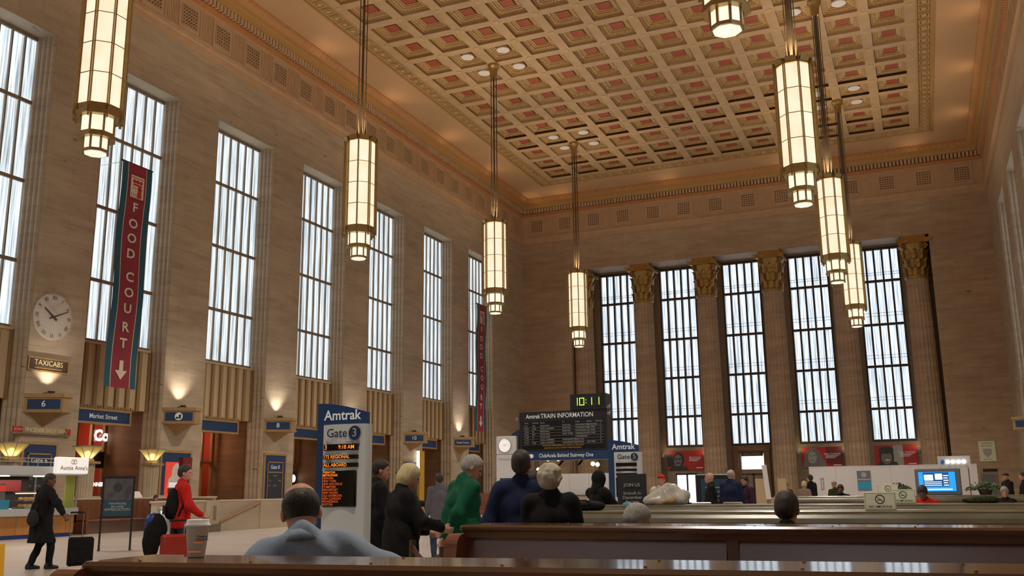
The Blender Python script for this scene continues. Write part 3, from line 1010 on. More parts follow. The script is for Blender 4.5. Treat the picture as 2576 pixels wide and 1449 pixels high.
CH['p2'] = plate_mb(0.34, 0.50).mesh('pane', 'lamp_pane_hot')
CH['p3'] = plate_mb(0.24, 0.38).mesh('pane', 'lamp_pane_hot')
b = MB()
oct_mb(b, 0.72, 5.86, 6.06)
b.cyl((0, 0, 6.06), (0, 0, 6.2), 0.74, 0.30, 8, 0, True, PI/8)
oct_mb(b, 0.72, 1.32, 1.60)
oct_mb(b, 0.78, 1.22, 1.36)
oct_mb(b, 0.555, 0.58, 0.71)
oct_mb(b, 0.61, 0.52, 0.60)
oct_mb(b, 0.42, 0.06, 0.15)
for k in range(8):
    a = PI/4*k+PI/8
    s, c = math.sin(a), math.cos(a)
    for r, z0, z1 in ((0.70, 1.3, 5.9), (0.535, 0.6, 1.25), (0.395, 0.05, 0.55)):
        b.cyl((r*s, -r*c, z0), (r*s, -r*c, z1), 0.04, 0.04, 6)
    for z in (2.66, 3.72, 4.78):
        a2 = PI/4*(k+1)+PI/8
        b.cyl((0.70*s, -0.70*c, z), (0.70*math.sin(a2), -0.70*math.cos(a2), z), 0.018, 0.018, 5)
CH['frame'] = b.mesh('frame', 'brass')
b = MB()
b.cyl((0, 0, 0.05), (0, 0, 0.03), 0.36, 0.34, 8, 0, True, PI/8)
CH['base'] = b.mesh('base_glass', 'lamp_pane_hot')
b = MB()
b.box(-0.02, 0.02, -0.12, 0.03, 0, 4.85)
b.box(-0.02, 0.02, -0.05, 0.03, -0.1, 0)
CH['fin'] = b.mesh('corner_fin', 'brass')
b = MB()
b.add([(-0.2, 0, -0.12), (0.2, 0, -0.12), (0.22, -0.1, 0.06), (-0.22, -0.1, 0.06), (-0.2, 0.05, -0.12), (0.2, 0.05, -0.12), (0.22, -0.04, 0.08), (-0.22, -0.04, 0.08)],
      [(0, 1, 2, 3), (5, 4, 7, 6), (3, 2, 6, 7), (0, 3, 7, 4), (1, 5, 6, 2), (0, 4, 5, 1)])
CH['scroll'] = b.mesh('crown_scroll', 'brass')
CH['rod'] = MB().cyl((0, 0, 0), (0, 0, 1), 0.022, 0.022, 6).mesh('rod', 'rod')
CH['stem'] = MB().cyl((0, 0, 0), (0, 0, 1), 0.06, 0.06, 8).mesh('stem', 'rod')
CH['sleeve'] = MB().cyl((0, 0, 0), (0, 0, 0.9), 0.05, 0.04, 8).mesh('rod_sleeve', 'rod')
CH['canopy'] = MB().lathe([(0.22, -0.9), (0.26, -0.5), (0.30, -0.3), (0.40, -0.12), (0.40, 0.05)], 12).mesh('canopy', 'brass')
nice = ['nearest', 'second', 'third', 'farthest']
for i in range(4):
    build_chandelier('%s octagonal brass and glass chandelier of the row along the clock wall' % nice[i], LXL, LY[i], ZB, 'hanging chandeliers')
    build_chandelier('%s octagonal brass and glass chandelier of the row away from the clock wall' % nice[i], LXR, LY[i], ZB, 'hanging chandeliers')
# downlights sunk in the coffers round the chandelier canopies
dl = MB().lathe([(0.42, 0), (0.42, 0.08), (0.34, 0.1)], 18).mesh('rim', 'white')
dd = MB().cyl((0, 0, 0.02), (0, 0, 0.06), 0.34, 0.34, 18).mesh('lens', 'glow_white')
dd2 = MB().cyl((0, 0, 0.02), (0, 0, 0.06), 0.30, 0.30, 18).mesh('lens', 'silver')
for (x, y, nm) in ((LXL, LY[2], 'third clockside chandelier'), (LXL, LY[3], 'farthest clockside chandelier'),
                   (LXR, LY[3], 'farthest offside chandelier'), (LXR, LY[2], 'third offside chandelier')):
    for dx in (-1, 1):
        for dy in (-1, 1):
            on = dy < 0 if x == LXL else (dx*dy < 0)
            t = thing('downlight', '%s coffer downlight at the %s, %s side toward the %s wall' % ('lit' if on else 'unlit', nm, 'near' if dy < 0 else 'far', 'clock' if dx < 0 else 'opposite'), 'downlight',
                      (x+dx*PX/2, y+dy*PY/2, ZC+0.19), 0, 'coffer downlights')
            ob('rim', dl, t)
            ob('lens', dd if on else dd2, t)

# ================================================================ SIGNS ON THE CLOCK WALL
def wall_y(k):
    return 29.6+BAY*k
# wedge shaped gate signs that stick out of the piers
PW, PA, PB = 1.3, 1.0, 0.2
FL = math.hypot(PW, PA-PB)
FA = math.atan2(PA-PB, PW)
def wedge_poly(g, sgn=1):
    return [(0, -PA-g), (sgn*(PW+g), -PB-g*0.5), (sgn*(PW+g), PB+g*0.5), (0, PA+g)]
def gate_sign(xf, yc, body, label, lamp, sgn=1):
    t = thing('gate_sign', label, 'sign', (xf, yc, 4.85), 0, 'wedge gate signs on the piers')
    b = MB()
    b.prism(wedge_poly(0.0, sgn), 'z', 0.0, 0.66)
    b.prism(wedge_poly(0.07, sgn), 'z', 0.58, 0.74)
    b.prism(wedge_poly(0.05, sgn), 'z', -0.05, 0.03)
    b.build('body', 'gold_sign', t)
    b = MB()
    b.add([(0, -PA*0.8, -0.04), (sgn*PW*0.85, 0, -0.04), (0, PA*0.8, -0.04), (0, 0, -0.62)], [(0, 1, 2), (0, 3, 1), (1, 3, 2), (0, 2, 3)])
    b.build('bracket', 'gold_sign', t)
    # the near face carries the blue panel
    e = bpy.data.objects.new('face', MB().box(0.12, FL-0.1, -0.02, 0.01, 0.09, 0.5).mesh('face', 'blue'))
    C.objects.link(e)
    e.parent = t
    if sgn > 0:
        e.location, e.rotation_euler = (0, -PA, 0), (0, 0, FA)
    else:
        e.location, e.rotation_euler = (-PW, -PB, 0), (0, 0, -FA)
    if body == 'cup':
        m = MB()
        m.ell(0, 0, 0.19, 0.19, 0.0, 0, 24)
        m.build('emblem', ['white_text'], e, loc=(FL/2, -0.025, 0.3))
        m = MB()
        m.flat([(0.02, -0.1), (0.1, -0.1), (0.12, 0.1), (0.0, 0.1)], 0)
        m.flat([(-0.13, -0.1), (0.0, -0.1), (0.0, -0.01), (-0.13, -0.01)], 0)
        m.build('emblem', ['blue_dark'], e, loc=(FL/2, -0.03, 0.29))
    elif body:
        txt(body, 0.36 if len(body) < 4 else 0.2, 'white_text', e, FL/2, -0.027, 0.3, bold=0.012)
    f = MB().box(-0.12, 0.12, -0.3, 0.3, 0.74, 0.82)
    f.cyl((0.0, 0.0, 0.78), (0, 0, 0.9), 0.13, 0.15, 12)
    f.build('uplight', 'bronze_dark', t, loc=(sgn*0.34, 0, 0))
    if lamp:
        light('SPOT', (xf+sgn*0.5, yc, 5.76), (xf+sgn*0.0, yc, 7.6), lamp, (1.0, 0.87, 0.74), 'sign_uplight', spot_size=R(95), spot_blend=0.9, shadow_soft_size=0.06)
    return t
gate_sign(XL, wall_y(0), '6', 'wedge sign with a white six on blue under the taxicabs plate', 270)
gate_sign(XL, wall_y(1), 'cup', 'wedge sign with a food and drink symbol on blue', 270)
gate_sign(XL, wall_y(2), '8', 'wedge sign with a white eight on blue', 270)
gate_sign(XL, wall_y(3), '9', 'wedge sign half hidden behind the near gate pylon', 120)
gate_sign(XL, wall_y(4), '10', 'wedge sign with a white ten on blue', 0)
gate_sign(XL, wall_y(5), 'Food Court', 'wedge sign reading Food Court beside the far banner', 270)
gate_sign(XR, 68.6, '', 'wedge sign on the wall across from the clock, the lower one in view', 0, -1)
gate_sign(XR, 60.6, '', 'wedge sign on the wall across from the clock, the upper one in view', 0, -1)

for k, tx in ((1, ''), (2, 'Market Street'), (3, ''), (4, ''), (5, ''), (6, ''), (7, '')):
    lab = {1: 'blue portal sign at the edge of view beyond the snack kiosk', 2: 'blue portal sign reading Market Street', 3: 'blank blue portal sign over the orange shop entrance',
           4: 'blank blue portal sign right after the number eight wedge sign', 5: 'blank blue portal sign just past the near gate pylon', 6: 'blank blue portal sign right after the number ten wedge sign',
           7: 'blank blue portal sign below the far food court banner'}[k]
    t = thing('portal_sign', lab, 'sign', (XL-0.85, bay(k)-0.3, 4.62), PI/2, 'portal signs under the windows')
    b = MB()
    b.box(-1.68, 1.68, -0.05, 0.3, 0, 0.1)
    b.box(-1.68, 1.68, -0.05, 0.3, 0.62, 0.74)
    b.box(-1.68, -1.58, -0.05, 0.3, 0.1, 0.62)
    b.box(1.58, 1.68, -0.05, 0.3, 0.1, 0.62)
    b.box(-1.58, 1.58, 0.05, 0.3, 0.1, 0.62)
    b.build('frame', 'gold_sign', t)
    b = MB()
    for i in range(22):
        u = -1.62+i*3.24/21
        b.box(u-0.05, u+0.05, -0.09, 0.2, 0.74, 0.86)
    b.build('dentil_crest', 'gold_sign', t)
    MB().box(-1.58, 1.58, 0.0, 0.06, 0.1, 0.62).build('face', 'blue', t)
    if tx:
        txt(tx, 0.3, 'white_text', t, 0, -0.006, 0.36, bold=0.01)

# big clock
t = thing('wall_clock', 'large round white wall clock with roman numerals and no rim', 'clock', (XL+0.03, 29.6, 9.0), PI/2)
MB().cyl((0, 0, 0), (0, 0.03, 0), 1.0, 1.0, 48).build('dial', 'clockface', t)
b = MB()
for k in range(60):
    a = 2*PI*k/60
    s, c = math.sin(a), math.cos(a)
    w = 0.016
    r0, r1 = 0.97, 1.06
    b.add([(r0*s-w*c, -0.035, r0*c+w*s), (r0*s+w*c, -0.035, r0*c-w*s), (r1*s+w*c, -0.035, r1*c-w*s), (r1*s-w*c, -0.035, r1*c+w*s)], [(0, 1, 2, 3)])
stuff(b.build('minute_mark', 'clockface', t))
for k, n in enumerate(('XII', 'I', 'II', 'III', 'IIII', 'V', 'VI', 'VII', 'VIII', 'IX', 'X', 'XI')):
    a = 2*PI*k/12
    o = txt(n, 0.25, 'bronze_dark', t, 0.83*math.sin(a), -0.036, 0.83*math.cos(a), 'numeral', 0.006, 'CENTER', 0.8)
    o.rotation_euler = (PI/2, a, 0)
for nm, a, L, w, yy in (('hour_hand', R(305.5), 0.6, 0.05, -0.045), ('minute_hand', R(66), 0.85, 0.035, -0.055)):
    b = MB().prism([(-w, -0.22), (w, -0.22), (w*0.5, L), (-w*0.5, L)], 'y', -0.006, 0.006)
    b.build(nm, 'dark_print', t, loc=(0, yy, 0), rot=(0, a, 0))
# taxicabs plate
t = thing('taxicabs_sign', 'dark bronze plate reading TAXICABS with an arrow', 'sign', (XL+0.05, 29.6, 6.58), PI/2)
b = MB()
b.box(-1.05, 1.05, -0.02, 0.05, 0, 0.06)
b.box(-1.05, 1.05, -0.02, 0.05, 0.54, 0.6)
b.box(-1.05, -0.99, -0.02, 0.05, 0.06, 0.54)
b.box(0.99, 1.05, -0.02, 0.05, 0.06, 0.54)
b.build('frame', 'gold', t)
MB().box(-0.99, 0.99, 0.0, 0.05, 0.06, 0.54).build('plate', 'bronze_dark', t)
txt('TAXICABS', 0.32, 'gold_letter', t, 0, -0.005, 0.37)
MB().flat([(-0.75, 0.15), (-0.5, 0.1), (-0.5, 0.13), (0.7, 0.13), (0.7, 0.17), (-0.5, 0.17), (-0.5, 0.2)], -0.005).build('arrow', 'gold', t)
# shoe shine sign
t = thing('shoe_shine_sign', 'row of gilded letters reading PHOENIX SHOE SHINE on a rail', 'sign', (XL+0.12, 29.55, 3.93), PI/2)
MB().box(-1.5, 1.45, -0.02, 0.1, -0.02, 0.05).build('rail', 'bronze', t)
txt('PHOENIX SHOE SHINE', 0.27, 'gold_letter', t, 0.2, -0.03, 0.15, bold=0.02, sx=0.82)
for u in (-1.25, 1.3):
    b = MB().box(-0.22 if u < 0 else -0.12, 0.22 if u < 0 else 0.12, -0.03, 0.03, 0.04, 0.28)
    b.build('badge', 'red', t, loc=(u, 0, 0))
txt('ACORN', 0.12, 'cream', t, -1.25, -0.035, 0.16)
# gate number cases on the wall
def gate_case(yc, w, z0, z1, head, label):
    t = thing('gate_case', label, 'display case', (XL+0.02, yc, 0), PI/2, 'blue gate cases on the piers')
    b = MB()
    b.box(-w/2-0.12, w/2+0.12, -0.06, 0.02, z1, z1+0.12)
    b.box(-w/2-0.12, -w/2, -0.06, 0.02, z0, z1)
    b.box(w/2, w/2+0.12, -0.06, 0.02, z0, z1)
    b.build('frame', 'gold_sign', t)
    MB().box(-w/2, w/2, -0.03, 0.02, z0, z1).build('field', 'blue', t)
    iw = w/2-0.2
    b = MB()
    for a, c, d, e in ((-iw, iw, z1-0.42, z1-0.36), (-iw, iw, z1-0.98, z1-0.92), (-iw, iw, z0+0.3, z0+0.36), (-iw, -iw+0.05, z0+0.3, z1-0.36), (iw-0.05, iw, z0+0.3, z1-0.36)):
        b.box(a, c, -0.07, -0.02, d, e)
    b.build('inner_frame', 'gold_sign', t)
    MB().box(-iw, iw, -0.05, -0.02, z0+0.33, z1-0.95).build('board', 'slate', t)
    txt(head, 0.3, 'white_text', t, 0, -0.04, z1-0.66, bold=0.01)
    for q, (s, u) in enumerate((('TRACK', 0), ('TO', -iw*0.6), ('TIME', iw*0.6), ('GATE', 0), ('ON', -iw*0.7))):
        txt(s, 0.13, 'light_print', t, u, -0.055, z1-1.15-0.28*((q+1)//2))
    return t
gate_case(29.55, 1.6, 0.6, 3.5, 'Gate 6', 'blue case headed Gate six behind the snack kiosk')
gate_case(45.65, 1.85, 0.6, 3.5, 'Gate 8', 'blue case headed Gate eight under the number eight wedge sign')
gate_case(61.6, 1.9, 0.6, 3.5, 'Gate 10', 'blue case headed Gate ten under the number ten wedge sign')
# lit advertisement
t = thing('light_box', 'lit red poster case with a pale portrait of a woman in a headscarf', 'poster', (XL+0.02, 37.65, 0), PI/2)
b = MB()
b.box(-1.1, 1.1, -0.06, 0.02, 3.4, 3.52)
b.box(-1.1, -0.98, -0.06, 0.02, 0.9, 3.4)
b.box(0.98, 1.1, -0.06, 0.02, 0.9, 3.4)
b.build('frame', 'gold_sign', t)
MB().box(-0.98, 0.98, -0.03, 0.02, 0.9, 3.4).build('field', 'blue', t)
MB().box(-0.72, 0.80, -0.06, -0.02, 1.12, 2.95).build('poster_face', 'lightbox_red', t)
b = MB()
b.ell(0.05, 2.45, 0.33, 0.44, -0.064, 0)
b.flat([(-0.55, 1.7), (0.62, 1.7), (0.55, 2.15), (0.25, 2.38), (-0.2, 2.38), (-0.5, 2.1)], -0.066)
b.rect(-0.5, 0.45, 1.2, 1.3, -0.065)
b.build('portrait', 'white', t)
b = MB()
b.ell(0.05, 2.4, 0.19, 0.27, -0.068, 0)
b.build('portrait_face', 'cream', t)
b = MB()
for z in (1.9, 1.82, 1.74):
    b.rect(-0.45, 0.5, z, z+0.05, -0.069)
b.build('caption', 'lightbox', t)
b = MB()
b.rect(-0.5, 0.55, 1.42, 1.68, -0.067)
b.build('caption_bar', 'dark_print', t)

# food court banners
def banner(yc, label, sup):
    t = thing('food_court_banner', label, 'banner', (-33.6, yc, 6.2), PI/2, 'food court banners')
    n = 24
    b = MB()
    def strip(x0, x1, m, off):
        n0 = len(b.v)
        vs = []
        for i in range(n+1):
            z = 10.7*i/n
            y = 0.05*math.sin(i*0.5)+off+0.10*(1-i/n)**2
            vs += [(x0-0.04*(1-i/n)*0, y, z), (x1, y, z)]
        b.add(vs, [(2*i, 2*i+1, 2*i+3, 2*i+2) for i in range(n)], m)
    strip(-0.94, -0.60, 0, 0)
    strip(-0.60, -0.565, 1, 0)
    strip(-0.565, 0.565, 2, 0)
    strip(0.565, 0.60, 1, 0)
    strip(0.60, 0.94, 0, 0)
    for off in (0.012,):
        strip(0.94, -0.94, 2, off)
    b.build('cloth', ['banner_blue', 'cream', 'banner_red'], t)
    def yo(z):
        i = z/10.7*n
        return 0.05*math.sin(i*0.5)+0.10*(1-i/n)**2-0.03
    H = 10.7
    pos = [('F', 524), ('O', 566), ('O', 604), ('D', 644), ('C', 704), ('O', 744), ('U', 784), ('R', 830), ('T', 870)]
    for ch, py in pos:
        z = H*(1-(py-412)/567)
        txt(ch, 0.62, 'cream', t, 0, yo(z), z, bold=0.025, sx=1.15)
    z = H*(1-(934-412)/567)
    MB().flat([(0, z-0.48), (0.36, z-0.05), (0.12, z-0.05), (0.12, z+0.42), (-0.12, z+0.42), (-0.12, z-0.05), (-0.36, z-0.05)], yo(z)).build('arrow', 'cream', t)
    z = H*(1-(470-412)/567)
    y = yo(z)
    MB().rect(-0.42, 0.42, z-0.55, z+0.55, y).build('emblem', 'cream', t)
    b = MB()
    b.rect(-0.38, 0.38, z+0.42, z+0.46, y-0.004)
    for u, w in ((-0.2, 0.1), (0.0, 0.12), (0.22, 0.1)):
        b.ell(u, z+0.26, w, 0.1, y-0.004)
    b.flat([(-0.28, z+0.05), (0.3, z+0.05), (0.24, z+0.14), (-0.24, z+0.14)], y-0.004)
    for q in range(5):
        u = -0.28+q*0.13
        b.flat([(u, z-0.05), (u+0.09, z-0.05), (u+0.05, z-0.13)], y-0.004)
    b.flat([(0.02, z-0.52), (0.3, z-0.52), (0.26, z+0.05), (0.06, z+0.05)], y-0.004)
    for q in range(4):
        u = -0.34+q*0.11
        b.rect(u, u+0.03, z-0.52, z-0.32, y-0.004)
    b.build('emblem_print', 'red', t)
    b = MB()
    b.cyl((-1.0, 0.02, H+0.02), (1.0, 0.02, H+0.02), 0.045, 0.045, 10)
    b.build('pole', 'black', t)
    b = MB()
    for u in (-0.9, 0.9):
        b.cyl((u*0.85, 0.02, H+0.02), (u*0.85, 1.72, H+0.02), 0.012, 0.012, 6)
    b.build('bracket', 'steel', t)
banner(33.05, 'large maroon and teal FOOD COURT banner with a down arrow, near the clock', 0)
banner(72.35, 'far FOOD COURT banner, maroon with a down arrow, near the corner', 0)

# ---------------------------------------------------------------- shop fronts in the bays
def shop_front(k, label, wall_m, ys=2.0):
    t = thing('shop_front', label, 'shop front', (XL-3.5, bay(k), 0), PI/2)
    b = MB()
    for u in (-2.5, -1.45, -0.4, 0.65, 1.6, 2.42):
        b.box(u-0.07, u+0.07, -0.06, 0.1, 0, 5.3)
    b.box(-2.5, 2.5, -0.06, 0.1, 4.98, 5.4)
    b.box(-2.5, 2.5, -0.04, 0.08, 3.05, 3.2)
    b.box(-2.8, -2.45, -0.09, 0.1, 0, 5.8)
    b.box(2.45, 2.8, -0.09, 0.1, 0, 5.8)
    b.box(-2.8, 2.8, -0.09, 0.1, 5.3, 5.8)
    b.build('mullions', 'brown_panel', t)
    b = MB()
    b.box(-2.5, 2.5, ys, ys+0.1, 0, 5.4)
    b.box(-2.6, -2.5, 0.0, ys, 0, 5.4)
    b.box(2.5, 2.6, 0.0, ys, 0, 5.4)
    b.box(-2.5, 2.5, 0, ys, 5.4, 5.5)
    b.build('back_wall', wall_m, t)
    MB().box(-2.5, 2.5, 0.03, 0.05, 0.05, 4.98).build('glazing', 'clear', t)
    return t
t = shop_front(2, 'coffee shop front with dark red walls below the Market Street sign', 'red_wall')
b = MB()
for u in (-1.9, -0.9):
    b.box(u-0.4, u+0.4, 1.2, 1.5, 4.72, 4.82)
b.box(0.0, 1.2, 1.2, 1.5, 4.6, 4.72)
b.build('ceiling_strip', 'glow_white', t)
b = MB()
for u in (-1.7, -0.95):
    b.cyl((u, 0.9, 3.35), (u, 0.9, 3.8), 0.14, 0.17, 12)
b.build('pendant_shade', 'glow', t)
txt('Cosi', 0.75, 'glow_white', t, 2.35, 0.0-0.09, 4.28, bold=0.04)
txt('DINNER', 0.26, 'glow_white', t, 2.05, -0.08, 1.9, bold=0.03)
MB().box(1.3, 2.4, -0.09, -0.01, 2.7, 3.5).build('menu_board', 'black', t)
b = MB()
for z in (0.5, 0.95, 1.4):
    b.box(0.0, 2.3, 0.6, 1.0, z, z+0.04)
b.build('shelf', 'brown_panel', t)
b = MB()
for z in (0.54, 0.99, 1.44):
    for q in range(9):
        u = 0.1+q*0.25
        b.ball((u, 0.75, z+0.1), (0.07, 0.07, 0.1), 8, 5, q % 2)
stuff(b.build('jar_row', ['gold', 'pastry'], t))
light('POINT', (XL-4.3, bay(2), 4.4), None, 130, (1.0, 0.7, 0.45), 'shop_light', shadow_soft_size=0.3)
t = shop_front(3, 'shop front with an orange wall and small lamps under the blank portal sign', 'red_wall')
b = MB()
b.box(-2.5, 2.5, 1.3, 1.4, 1.8, 2.9)
b.box(-2.5, 2.5, 1.1, 1.4, 0.2, 1.0)
b.build('counter_wall', 'amber_wall', t)
b = MB()
b.box(-2.5, 2.5, 0.9, 1.2, 2.95, 3.5)
b.box(-1.6, 0.2, 0.8, 0.9, 1.9, 2.3)
b.box(0.4, 1.6, 0.5, 0.9, 0.0, 2.0)
b.build('dark_bulkhead', 'bronze_dark', t)
b = MB()
for u, z in ((-0.9, 2.75), (-0.92, 2.5), (0.75, 2.4), (-0.3, 1.75), (1.0, 2.05)):
    b.ball((u, 0.7, z), (0.09, 0.09, 0.07), 8, 6)
b.build('bulb', 'glow', t)
light('POINT', (XL-4.4, bay(3), 4.6), None, 170, (1.0, 0.55, 0.28), 'shop_light', shadow_soft_size=0.3)
light('POINT', (XL-4.2, bay(3), 1.5), None, 40, (1.0, 0.62, 0.3), 'shop_light', shadow_soft_size=0.2)
t = shop_front(4, 'brown timber shop front under the blank portal sign beside gate eight', 'brown_panel')
MB().box(1.8, 2.4, -0.2, -0.1, 1.75, 2.75).build('emblem_panel', 'dark_print', t)
b = MB()
b.ell(2.1, 2.3, 0.24, 0.24, -0.21)
b.build('emblem', 'glow_white', t)
light('POINT', (XL-4.2, bay(4), 4.2), None, 60, (1.0, 0.6, 0.3), 'shop_light', shadow_soft_size=0.3)
for k, nm in ((5, 'brown timber shop front behind the near gate pylon'), (6, 'brown timber shop front right after gate ten'), (7, 'brown timber shop front below the far banner')):
    shop_front(k, nm, 'brown_panel')
    light('POINT', (XL-4.2, bay(k), 4.2), None, 45, (1.0, 0.62, 0.32), 'shop_light', shadow_soft_size=0.3)
t = thing('neon_column', 'ochre shop column with a bright vertical tube light', 'column', (-34.28, 62.55, 0), PI/2)
MB().box(-0.05, 0.7, -0.2, 0.0, 0, 4.3).build('post', 'ochre', t)
MB().cyl((-0.18, -0.14, 2.5), (-0.18, -0.14, 4.3), 0.11, 0.11, 12).build('tube', 'glow_white', t)

# ================================================================ END WALL FITTINGS
def poster(cx, label, kind):
    t = thing('portrait_poster', label, 'poster', (cx, YW-0.06, 2.95), 0, 'red portrait posters below the far windows')
    MB().box(-1.66, 1.66, -0.05, 0.04, 0, 1.75).build('board', 'red', t)
    y = -0.055
    if kind == 0:
        b = MB().ell(-0.65, 0.95, 0.52, 0.7, y, 0)
        b.flat([(-1.6, 0.0), (0.3, 0.0), (0.05, 0.35), (-0.6, 0.45), (-1.3, 0.35)], y-0.001)
        b.flat([(-1.66, 0.35), (-1.1, 0.35), (-1.2, 1.5), (-1.66, 1.5)], y-0.0005)
        b.build('portrait', 'dark_print', t)
        MB().ell(-0.72, 0.9, 0.36, 0.52, y-0.004).build('portrait_face', 'grey_print', t)
        b = MB()
        for u in (-0.9, -0.55):
            b.ell(u, 1.02, 0.13, 0.09, y-0.006)
        b.rect(-0.9, -0.5, 0.62, 0.72, y-0.006)
        b.build('spectacles', 'dark_print', t)
        tx = 'Black Canvas'
    elif kind == 1:
        b = MB().rect(0.35, 1.66, 0.3, 1.75, y)
        b.build('shade_print', 'dark_red', t)
        b = MB().ell(-0.75, 0.85, 0.72, 0.85, y-0.001)
        b.flat([(-1.66, 0), (0.4, 0), (0.25, 0.5), (-0.2, 1.3), (-1.3, 1.3)], y-0.002)
        b.build('portrait', 'grey_print', t)
        MB().ell(-0.8, 0.9, 0.36, 0.5, y-0.004).build('portrait_face', 'light_print', t)
        b = MB()
        for u in (-0.97, -0.62):
            b.ell(u, 1.05, 0.09, 0.05, y-0.006)
        b.ell(-0.8, 0.62, 0.15, 0.04, y-0.006)
        b.build('portrait_lines', 'grey_print', t)
        tx = 'REAL CHANGE'
    else:
        b = MB().rect(-0.2, 0.55, 0.0, 1.75, y)
        b.build('shade_print', 'light_print', t)
        b = MB().ell(-0.75, 0.85, 0.58, 0.8, y-0.001)
        b.flat([(-1.66, 0), (0.2, 0), (0.0, 0.4), (-1.3, 0.4)], y-0.002)
        b.build('portrait', 'dark_print', t)
        MB().ell(-0.75, 0.75, 0.42, 0.55, y-0.004).build('portrait_face', 'grey_print', t)
        b = MB()
        b.ell(-0.75, 1.35, 0.6, 0.3, y-0.005, 0, 16)
        b.build('cap_print', 'dark_print', t)
        MB().ell(-0.68, 0.55, 0.2, 0.07, y-0.007).build('smile_print', 'cream', t)
        tx = 'REAL CHANGE'
    txt(tx, 0.2, 'white_text', t, 0.85, y-0.008, 1.15)
    b = MB()
    for q in range(3):
        b.rect(0.3, 1.35-0.15*q, 1.0-0.09*q, 1.03-0.09*q, y-0.008)
    b.rect(0.9, 1.5, 0.2, 0.26, y-0.008)
    b.build('caption', 'white_text', t)
poster(ECEN[1], 'red poster with a dark portrait of a man in glasses', 0)
poster(ECEN[3], 'red poster with a pale portrait of a long haired woman', 1)
poster(ECEN[4], 'red poster with a portrait of a smiling person in a cap', 2)
for i, (c, s, nm) in enumerate(((ECEN[1], -1, 'left of the glasses portrait poster'), (ECEN[1], 1, 'right of the glasses portrait poster'), (ECEN[3], -1, 'left of the long hair portrait poster'),
                                (ECEN[3], 1, 'right of the long hair portrait poster'), (ECEN[4], 1, 'right of the smiling portrait poster'))):
    t = thing('poster_spotlight', 'small white spotlight on an arm %s' % nm, 'spotlight', (c+s*1.88, 85.95, 4.1), 0, 'poster spotlights')
    MB().cyl((0, 0, 0), (0, -0.95, 0.15), 0.025, 0.025, 8).build('arm', 'white', t)
    MB().cyl((0, -0.95, 0.1), (-s*0.1, -0.72, 0.38), 0.11, 0.06, 10).build('head', 'white', t)
    light('SPOT', (c+s*1.75, 85.1, 4.55), (c+s*1.5, 86, 5.0), 14, (1.0, 0.7, 0.4), 'poster_light', spot_size=R(120), spot_blend=0.8, shadow_soft_size=0.05)
# doors
def door(no, cx, h, bright, w=1.0):
    d = struct_empty('door_%d' % no, (cx, YW+0.1, 0))
    b = MB()
    for u in (-w, 0, w):
        b.box(u-0.07, u+0.07, 0, 0.12, 0, h)
    for z in (0.0, h-0.14):
        b.box(-w, w, 0, 0.12, z, z+0.14)
    b.build('door_frame', 'bronze_dark', d)
    for u in (-w/2, w/2):
        MB().box(u-w/2+0.05, u+w/2-0.05, 0.05, 0.07, 0.14, h-0.14).build('pane', 'dayglass' if bright else 'bronze', d)
    return d
for i, c in enumerate(ECEN):
    if i != 2:
        door(i+1, c, 2.7, i == 1)
d = door(3, ECEN[2], 2.6, False)
MB().box(-0.98, 0.98, 0.0, 0.2, 2.6, 2.95).build('lintel', 'bronze', d)
MB().box(-0.9, 0.9, 0.05, 0.07, 2.95, 4.0).build('fanlight', 'dayglass', d)
t = thing('street_sign', 'dark plate reading 30TH STREET over the bright fanlight', 'sign', (ECEN[2], YW-0.02, 4.08), 0)
MB().box(-0.95, 0.95, -0.05, 0.02, 0, 0.36).build('plate', 'bronze_dark', t)
txt('30TH STREET', 0.25, 'gold', t, 0, -0.056, 0.18)
b = MB()
b.box(-1.55, -1.15, -0.35, 0, 0, 4.6)
b.box(1.15, 1.55, -0.35, 0, 0, 4.6)
b.box(-1.6, 1.6, -0.4, 0, 4.55, 4.95)
struct(b.build('trim_10', 'marble_brown', loc=(ECEN[2], YW, 0)))
# police poster and wall panel
t = thing('police_notice', 'cream notice with a shield emblem high on the plain stone wall', 'notice', (4.6, YE-0.05, 3.18), 0)
MB().box(-0.58, 0.58, -0.02, 0.03, 0, 1.55).build('sheet', 'mint', t)
txt('WANTED', 0.17, 'dark_print', t, 0, -0.025, 1.38)
txt('BY POLICE', 0.15, 'dark_print', t, 0, -0.025, 1.18)
b = MB()
b.flat([(-0.3, 0.95), (0.3, 0.95), (0.28, 0.55), (0, 0.28), (-0.28, 0.55)], -0.024)
b.build('shield', 'light_print', t)
txt('SECURITY', 0.14, 'dark_print', t, 0, -0.025, 0.13)
t = thing('wall_plate', 'narrow black plate under the cream shield notice', 'sign', (4.65, YE-0.03, 2.4), 0)
MB().box(-0.5, 0.5, -0.03, 0.03, 0, 0.2).build('plate', 'black', t)
MB().box(-0.52, 0.52, -0.01, 0.03, -0.02, 0.22).build('rim', 'bronze', t)
t = thing('wall_hatch', 'grey metal hatch with a wood surround under the black plate', 'hatch', (4.5, YE-0.03, 0), 0)
b = MB()
b.box(-0.6, -0.48, -0.06, 0.03, 0.6, 2.3)
b.box(0.48, 0.6, -0.06, 0.03, 0.6, 2.3)
b.box(-0.48, 0.48, -0.06, 0.03, 2.16, 2.3)
b.build('surround', 'bronze', t)
MB().box(-0.48, 0.48, -0.03, 0.03, 0.6, 2.16).build('door', 'tv_case', t)

